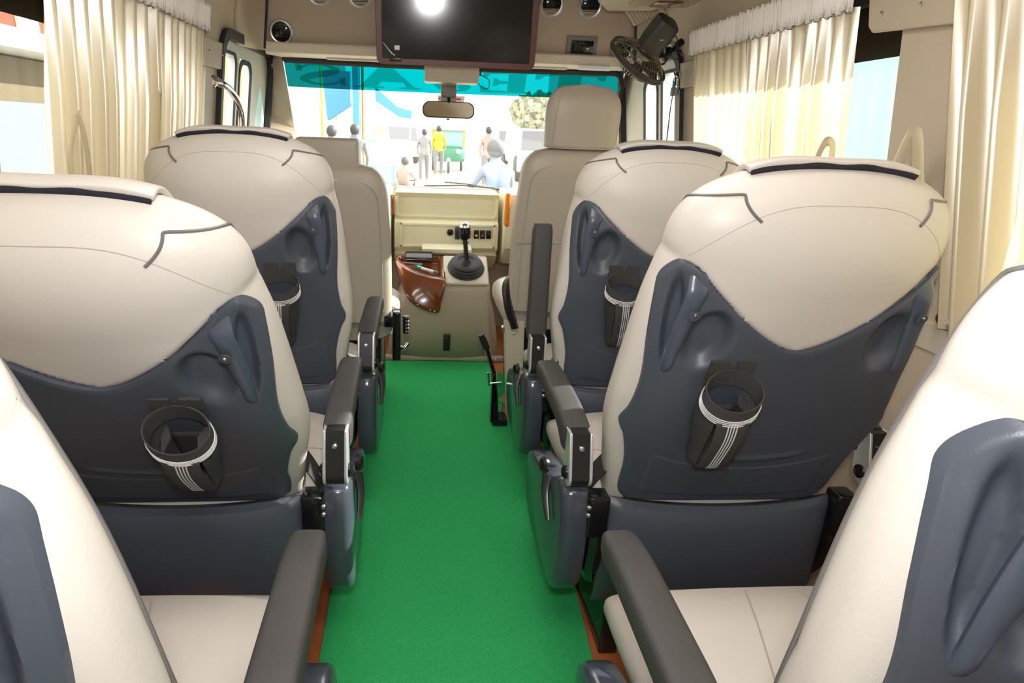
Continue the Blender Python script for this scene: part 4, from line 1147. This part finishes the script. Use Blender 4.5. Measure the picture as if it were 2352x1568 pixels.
tag(obj('curtain_hook', bm, 'chrome'), 'chrome hook on the right sill below the rear curtain', 'hook')

# ================================================================ street outside
M['asphalt'] = mat('pale_street', (.42,.39,.35), .9, noise=.12, nscale=2)
M['o_white'] = mat('white_render', (.62,.60,.56), .9, noise=.1, nscale=1)
M['o_red'] = mat('brick_red_wall', (.17,.035,.018), .9)
M['o_yellow'] = mat('yellow_paint', (.55,.30,.04), .8)
M['o_orange'] = mat('orange_paint', (.45,.13,.03), .8)
M['o_blue'] = mat('blue_sheet', (.10,.33,.52), .8)
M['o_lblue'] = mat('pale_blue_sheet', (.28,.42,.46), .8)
M['o_lblue2'] = mat('darkened_blue_sheet', (.13,.17,.175), .8)  # darker copy of the pale blue, offsetting strong sun on the left side
M['o_tan'] = mat('tan_wall', (.13,.10,.06), .9)
M['o_green'] = mat('rickshaw_green', (.03,.20,.12), .6)
M['o_ylw2'] = mat('rickshaw_yellow', (.50,.38,.03), .6)
M['o_grey'] = mat('street_grey', (.16,.16,.17), .8)
M['o_dark'] = mat('street_dark', (.05,.05,.055), .6)
M['o_shirt'] = mat('light_blue_shirt', (.20,.26,.36), .9)
M['o_shirt2'] = mat('pale_pink_shirt', (.40,.25,.22), .9)
M['o_shirt3'] = mat('grey_cloth', (.25,.24,.24), .9)
M['skin'] = mat('brown_skin', (.20,.11,.07), .7)
M['leaf'] = mat('tree_leaves', (.34,.36,.27), .9, noise=.2, nscale=3)
GZ = -.35
bm = B(); box(bm, (0,30,GZ-.05), (160,120,.1)); tag(obj('street_ground', bm, 'asphalt', smooth=False), 'sunlit pale street outside the van', 'street', kind='structure')
def person(name, label, u, vfoot, Y, h, shirt, lean=0., pant='o_grey', stride=.12, helmet=False, hidden_scale=1.):
    p = at(u, vfoot, y=Y); root = thing(name, label, 'person', (p.x, Y, GZ))
    me = bpy.data.meshes.new('body'); s = h/1.7
    V = [(0,0,.92),(0,.02,1.15),(0,.02+lean*.5,1.38),(0,.02+lean,1.50),(0,.03+lean*1.2,1.62),
         (.10,0,.88),(.11,stride,.48),(.11,stride*1.1,.06),(.11,stride*1.1+.10,.03),(-.10,0,.88),(-.11,-stride,.48),(-.11,-stride*1.3,.06),(-.11,-stride*1.3+.10,.03),
         (.19,.02+lean*.6,1.38),(.25,.05,1.10),(.22,.16,.90),(-.19,.02+lean*.6,1.38),(-.25,.0,1.10),(-.22,.06,.88)]
    E = [(0,1),(1,2),(2,3),(3,4),(0,5),(5,6),(6,7),(7,8),(0,9),(9,10),(10,11),(11,12),(2,13),(13,14),(14,15),(2,16),(16,17),(17,18)]
    me.from_pydata([tuple(c*s for c in v) for v in V], E, [])
    R_ = [.15,.14,.16,.055,.095,.09,.065,.04,.035,.09,.065,.04,.035,.07,.045,.035,.07,.045,.035]
    me.materials.append(M[shirt])
    o = bpy.data.objects.new('body', me); COL.objects.link(o); o.parent = root
    md = o.modifiers.new('skin', 'SKIN'); md.use_smooth_shade = True
    sv = me.skin_vertices[0].data
    for i, r in enumerate(R_): sv[i].radius = (r*s, r*s*.8)
    sv[0].use_root = True
    o.modifiers.new('ss', 'SUBSURF').levels = 1
    bm = B(); bmesh.ops.create_uvsphere(bm, u_segments=14, v_segments=10, radius=.11*s if not helmet else .145*s)
    for v in bm.verts: v.co = Vector((v.co.x*.9, v.co.y, v.co.z*1.05)) + Vector((0,.03+lean*1.2,1.64))*s
    if not helmet:
        for v in list(bm.verts):
            if v.co.z < 1.62*s and v.co.y > (.02+lean*1.2)*s: v.co.y -= .01
    obj('helmet' if helmet else 'hair', bm, 'o_grey' if helmet else 'o_dark', root)
    bm = B()
    for sgx in (-1, 1):
        st_ = stride if sgx > 0 else -stride
        tube(bm, [Vector((sgx*.095,0,.90))*s, Vector((sgx*.11,st_,.48))*s, Vector((sgx*.11,st_*1.2,.09))*s], [.105*s,.08*s,.06*s], 10)
    obj('trousers', bm, pant, root)
    return root
# auto rickshaw
RY = 26.; pr = at(1030, 385, y=RY)
rk = thing('auto_rickshaw', 'green and yellow three-wheeled auto rickshaw coming up the street', 'auto rickshaw', (pr.x, RY, GZ))
bm = B()
rings = []
for z_, w_, d_ in ((.45,.50,.3),(.62,.66,.34),(.9,.64,.30),(1.02,.60,.26),(1.04,.58,.1)):
    rings.append([(w_*math.cos(2*PI*k/24), .4 - d_*1.2*max(0,-math.sin(2*PI*k/24))*1. + .9*max(0,math.sin(2*PI*k/24))**.3, z_) for k in range(24)])
loft(bm, rings); obj('front_cowl', bm, 'o_green', rk, ang=60)
bm = B(); box(bm, (0,1.4,.75), (1.35,1.6,.62), bev=.08); obj('body_tub', bm, 'o_green', rk)
bm = B(); box(bm, (0,1.1,1.78), (1.35,2.2,.28), bev=.12, seg=4); obj('canopy', bm, 'o_white', rk)
bm = B(); 
for sg in (-1, 1): tube(bm, [(sg*.60,.25,1.0),(sg*.62,.15,1.75)], .035, 8); tube(bm, [(sg*.62,1.9,1.0),(sg*.64,1.9,1.75)], .035, 8)
obj('canopy_pillars', bm, 'o_ylw2', rk)
bm = B(); vs = [bm.verts.new(q) for q in ((-.57,.22,1.05),(.57,.22,1.05),(.58,.17,1.66),(-.58,.17,1.66))]; bm.faces.new(vs); obj('windscreen', bm, 'o_lblue', rk, smooth=False)
bm = B(); tube(bm, [(0,.15,.9),(0,.02,.35)], .09, 10); obj('fork_cover', bm, 'o_white', rk)
for x_, y_ in ((0,0),(-.6,1.9),(.6,1.9)):
    bm = B(); lathe(bm, [(.12,-.05),(.22,-.05),(.24,-.02),(.24,.02),(.22,.05),(.12,.05)], frame_z((x_,y_,.24),(1,0,0)), 20); obj('wheel', bm, 'o_dark', rk)
for x_ in (-.38,.38):
    bm = B(); lathe(bm, [(.10,0),(.09,.05),(.001,.06)], frame_z((x_,.06,.86),(0,-1,0)), 14); obj('headlamp', bm, 'silver', rk)
# people in the street
person('person', 'pedestrian in pale clothes walking left of the auto rickshaw', 974, 380, 22., 1.62, 'o_shirt3')
person('person', 'person in yellow leaning out beside the auto rickshaw', 1008, 330, 24.5, 1.75, 'o_ylw2')
person('person', 'person in a pinkish shirt standing beyond the helmeted rider', 1122, 330, 20., 1.75, 'o_shirt2')
person('person', 'person in grey clothes, leftmost in the windscreen beside the yellow post', 762, 330, 12., 1.62, 'o_shirt3', pant='o_grey')
person('person', 'person in grey standing near the orange-edged pillar', 815, 330, 13., 1.66, 'o_grey')
# riders
def rider(label, u, Y, shirt, helmet, s=1., turn=0.):
    p = at(u, 430, y=Y)
    bk = thing('motorcycle', label[1], 'motorcycle', (p.x, Y, GZ), turn)
    for y_ in (-.6*s, .65*s):
        bm = B(); lathe(bm, [(.20*s,-.04),(.29*s,-.04),(.31*s,0),(.29*s,.04),(.20*s,.04)], frame_z((0,y_,.31*s),(1,0,0)), 22); obj('wheel', bm, 'o_dark', bk)
    bm = B(); tube(bm, [(0,-.6*s,.31*s),(0,-.1*s,.45*s),(0,.45*s,.85*s),(0,.65*s,.31*s)], .05*s, 8); box(bm, (0,.18*s,.80*s), (.26*s,.42*s,.2*s), bev=.05*s); box(bm, (0,-.32*s,.82*s), (.26*s,.6*s,.1*s), bev=.04*s); obj('frame', bm, 'o_grey', bk)
    bm = B(); tube(bm, [(-.33*s,.32*s,1.02*s),(0,.45*s,.98*s),(.33*s,.32*s,1.02*s)], .018*s, 8); obj('handlebar', bm, 'o_dark', bk)
    rt = thing('person', label[0], 'person', (p.x, Y, GZ), turn)
    me = bpy.data.meshes.new('body')
    V = [(0,-.22,.92),(0,-.16,1.12),(0,-.08,1.34),(0,-.02,1.46),(0,.0,1.56),(.13,-.1,.90),(.2,.22,.78),(.18,.05,.40),(.18,.16,.34),(-.13,-.1,.90),(-.2,.22,.78),(-.18,.05,.40),(-.18,.16,.34),(.2,-.05,1.33),(.30,.10,1.10),(.30,.30,1.04),(-.2,-.05,1.33),(-.30,.10,1.10),(-.30,.30,1.04)]
    Ed = [(0,1),(1,2),(2,3),(3,4),(0,5),(5,6),(6,7),(7,8),(0,9),(9,10),(10,11),(11,12),(2,13),(13,14),(14,15),(2,16),(16,17),(17,18)]
    me.from_pydata([tuple(c*s for c in v) for v in V], Ed, []); me.materials.append(M[shirt])
    o = bpy.data.objects.new('body', me); COL.objects.link(o); o.parent = rt
    md = o.modifiers.new('skin','SKIN'); md.use_smooth_shade = True; sv = me.skin_vertices[0].data
    for i, r in enumerate([.18,.18,.21,.07,.08,.10,.09,.06,.05,.10,.09,.06,.05,.09,.06,.045,.09,.06,.045]): sv[i].radius = (r*s, r*s*.75)
    sv[0].use_root = True; o.modifiers.new('ss','SUBSURF').levels = 1
    bm = B(); bmesh.ops.create_uvsphere(bm, u_segments=18, v_segments=12, radius=.145*s)
    for v in bm.verts: v.co = Vector((v.co.x*.92, v.co.y*1.05, v.co.z)) + Vector((0,.01,1.64))*s
    obj('helmet' if helmet else 'hair', bm, 'o_grey' if helmet else 'o_dark', rt)
rider(('rider with grey helmet and light blue shirt seen from behind on a motorcycle','motorcycle ridden by the helmeted person in light blue, right of centre'), 1135, 8.6, 'o_shirt', True, .88, .25)
rider(('rider in faded red clothes on a motorcycle low in the windscreen','motorcycle ridden by the person in faded red, left of centre'), 930, 13.5, 'o_shirt2', False, .62, -.35)
# parked car, stalls, walls and awnings
ca = thing('parked_car', 'pale washed-out car parked beyond the co-driver headrest', 'car', (at(868,385,y=17.5).x, 18.2, GZ), .1)
bm = B(); prism(bm, [(-2,.3),(2,.3),(2.05,.7),(1.2,.85),(.7,1.35),(-1.1,1.38),(-1.7,.9),(-2,.8)], -.8, .8, lambda p, q, d: Vector((d, p, q))); obj('car_body', bm, 'o_lblue', ca, bevel=.06)
for y_ in (-1.3, 1.3):
    for x_ in (-.75,.75):
        bm = B(); lathe(bm, [(.15,-.1),(.31,-.1),(.33,0),(.31,.1),(.15,.1)], frame_z((x_,y_,.33),(1,0,0)), 18); obj('wheel', bm, 'o_dark', ca)
def slab(name, label, cat, u0, v0, u1, v1, Y, m, dep=.4, **k):
    a_, b_ = at(u0, v0, y=Y), at(u1, v1, y=Y); bm = B()
    box(bm, ((a_.x+b_.x)/2, Y+dep/2, (a_.z+b_.z)/2), (abs(b_.x-a_.x), dep, abs(a_.z-b_.z)), bev=.01)
    return tag(obj(name, bm, m, smooth=False), label, cat)
slab('yellow_post', 'yellow painted post at the left of the windscreen view', 'post', 733,150,746,440,14,'o_yellow',.2)
slab('painted_column', 'blue painted column with white face, left in the windscreen view', 'column', 808,150,828,440,15,'o_blue',.3)
slab('painted_column', 'orange edged column beside the blue one', 'column', 829,150,837,440,15.2,'o_orange',.3)
slab('shop_wall', 'white shop wall at the far left of the street', 'building', 560,-60,800,440,21,'o_white',3.)
slab('shop_wall', 'pale building far down the street on the right', 'building', 1290,160,1420,400,60,'o_white',6.)
for (ax_, ay, bx_, by_) in ((862,212,945,257),):
    a_, b_ = at(ax_, ay, y=16), at(bx_, by_, y=16); bm = B()
    prism(bm, [(a_.x,a_.z+.12),((a_.x*.4+b_.x*.6),b_.z+.10),(b_.x,b_.z+.02),(b_.x,b_.z-.14),((a_.x*.4+b_.x*.6),b_.z-.1),(a_.x,a_.z-.18)], 16, 17.5, lambda p, q, d: Vector((p, d, q)))
    aw = tag(obj('awning', bm, 'o_blue', smooth=False), 'blue awning sloping down over a street stall', 'awning')
bm = B()
for x_, z_ in ((a_.x+.03,a_.z-.1),(b_.x-.03,b_.z-.05)): tube(bm, [(x_,16.1,GZ),(x_,16.1,z_)], .02, 6)
obj('pole', bm, 'o_white', aw)
a_ = at(770,215,y=16); bm = B(); prism(bm, [(a_.x-.3,a_.z+.5),(a_.x+.35,a_.z+.5),(a_.x+.35,a_.z-.25),(a_.x-.2,a_.z-.6)], 16, 16.3, lambda p, q, d: Vector((p, d, q))); aw = tag(obj('awning', bm, 'o_blue', smooth=False), 'small blue awning beside the yellow post', 'awning'); bm = B(); tube(bm, [(a_.x,16.15,GZ),(a_.x,16.15,a_.z)], .03, 6); obj('pole', bm, 'o_white', aw)
# tree
tr = thing('street_tree', 'pale green tree far down the street on the right', 'tree', (at(1235,300,y=45).x, 45, GZ))
bm = B(); tube(bm, [(0,0,0),(.1,0,1),(.1,0,2.6)], [.3,.22,.15], 8); obj('trunk', bm, 'o_grey', tr)
bm = B(); rnd = random.Random(2)
for k in range(420):
    d = Vector((rnd.gauss(0,1), rnd.gauss(0,1), rnd.gauss(0,1))).normalized()*rnd.uniform(.6,1.); p = Vector((d.x*2.0, d.y*2.0, 3.0+d.z*1.3)); 
    a1 = Vector((rnd.uniform(-1,1),rnd.uniform(-1,1),rnd.uniform(-1,1))).normalized()*.28; a2 = a1.cross(Vector((.3,.8,.2))).normalized()*.2
    bm.faces.new([bm.verts.new(p+a1), bm.verts.new(p+a2), bm.verts.new(p-a1), bm.verts.new(p-a2)])
obj('crown', bm, 'leaf', tr, smooth=False)
# left side of the road
for (u, Y) in ((868,16.2),(940,16.2),(765,16.2)):
    pass
# more pale vehicles down the road
for k, (u, Y, rz, lb, mt_) in enumerate(((1215,30,.1,'white van far down the street beside the tree','o_white'),(1250,24,-.2,'pale grey car half hidden behind the driver headrest','o_lblue'),(1165,42,0,'small distant pale vehicle at the end of the street','o_white'),(905,34,.3,'distant cream van behind the pedestrians on the left','o_white'))):
    cx_ = at(u, 300, y=Y).x; c2 = thing('car', lb, 'car', (cx_, Y, GZ), rz)
    bm = B(); prism(bm, [(-2,.35),(2,.35),(2.05,1.0),(1.5,1.15),(1.1,1.75),(-1.6,1.8),(-2,1.1)], -.82, .82, lambda p, q, d: Vector((d, p, q))); bd_ = obj('car_body', bm, mt_, c2, bevel=.08)
    bm = B(); prism(bm, [(-1.98,1.12),(-1.63,1.72),(-1.66,1.72),(-2.01,1.12)], -.68, .68, lambda p, q, d: Vector((d, p-.02, q))); obj('car_window', bm, 'o_grey', c2, smooth=False)
    for x_, y_ in ((-.78,-1.3),(.78,-1.3),(-.78,1.3),(.78,1.3)):
        bm = B(); lathe(bm, [(.15,-.1),(.33,-.1),(.35,0),(.33,.1),(.15,.1)], frame_z((x_,y_,.35),(1,0,0)), 16); obj('wheel', bm, 'o_dark', c2)
def lslab(name, label, cat, x, y0, y1, z0, z1, m, dep=.5):
    bm = B(); box(bm, (x + (-dep/2 if x < 0 else dep/2), (y0+y1)/2, (z0+z1)/2), (dep, y1-y0, z1-z0), bev=.01); return tag(obj(name, bm, m, smooth=False), label, cat)
rb = lslab('building', 'brick red building seen through the gap left of the curtains', 'building', -6.2, 5.5, 13.5, GZ, 5.0, 'o_red', 3.)
bm = B()
for k in range(5): box(bm, (-6.18, 7.2+1.2*k, 2.75), (.08,.5,.7))
o_ = obj('window', bm, 'o_white', rb, smooth=False)
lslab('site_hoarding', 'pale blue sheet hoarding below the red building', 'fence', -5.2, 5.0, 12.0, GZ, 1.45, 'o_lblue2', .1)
lslab('boundary_wall', 'tan wall between the blue hoarding and the white shed roof, left gap', 'wall', -5.6, 5.0, 12.5, GZ, 2.02, 'o_tan', .3)
lslab('shed_roof', 'white corrugated shed roof edge in front of the red building', 'roof', -5.0, 5.0, 12.0, 2.05, 2.28, 'o_white', 1.2)
lslab('building', 'orange and yellow fronted shop seen through the left cab door', 'building', -9., 26, 40, GZ, 9, 'o_yellow', 4.)
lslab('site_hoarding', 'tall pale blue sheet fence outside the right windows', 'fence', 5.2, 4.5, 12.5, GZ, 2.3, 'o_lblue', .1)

# ================================================================ light
w = bpy.data.worlds.new('world'); bpy.context.scene.world = w; w.use_nodes = True
nt = w.node_tree; bg = nt.nodes['Background']
bg.inputs['Color'].default_value = (1.,.985,.95,1); bg.inputs['Strength'].default_value = 4.5
sun = bpy.data.lights.new('sun', 'SUN'); sun.energy = 14; sun.angle = .01; sun.color = (1,.95,.85)
so = bpy.data.objects.new('sun', sun); COL.objects.link(so)
sd = Vector((-.80,-.22,-.50)).normalized(); so.rotation_euler = sd.to_track_quat('-Z','Y').to_euler()
fl_ = bpy.data.lights.new('camera_flash', 'AREA'); fl_.shape = 'RECTANGLE'; fl_.size = .10; fl_.size_y = .06; fl_.energy = 12.5; fl_.color = (1,.985,.975)
fo = bpy.data.objects.new('camera_flash', fl_); COL.objects.link(fo); fo.location = CAMO + Vector((0,-.02,.14)); fo.rotation_euler = (_f+Vector((0,0,.22))).to_track_quat('-Z','Z').to_euler()
for yy in (.15, 1.25):
    l = bpy.data.lights.new('cabin_fill_light', 'AREA'); l.shape = 'RECTANGLE'; l.size = .9; l.size_y = .3; l.energy = 9; l.color = (1,.95,.88)  # soft fill added to even out the flash falloff along the rows
    o = bpy.data.objects.new('cabin_fill_light', l); COL.objects.link(o); o.location = (0,yy,1.965)

sc = bpy.context.scene
sc.view_settings.view_transform = 'Standard'; sc.view_settings.look = 'None'; sc.view_settings.gamma = 1; sc.view_settings.exposure = 0.
sc.cycles.use_denoising = True
sc.cycles.max_bounces = 8; sc.cycles.transparent_max_bounces = 12
sc.cycles.caustics_reflective = False; sc.cycles.caustics_refractive = False
sc.cycles.sample_clamp_indirect = 6
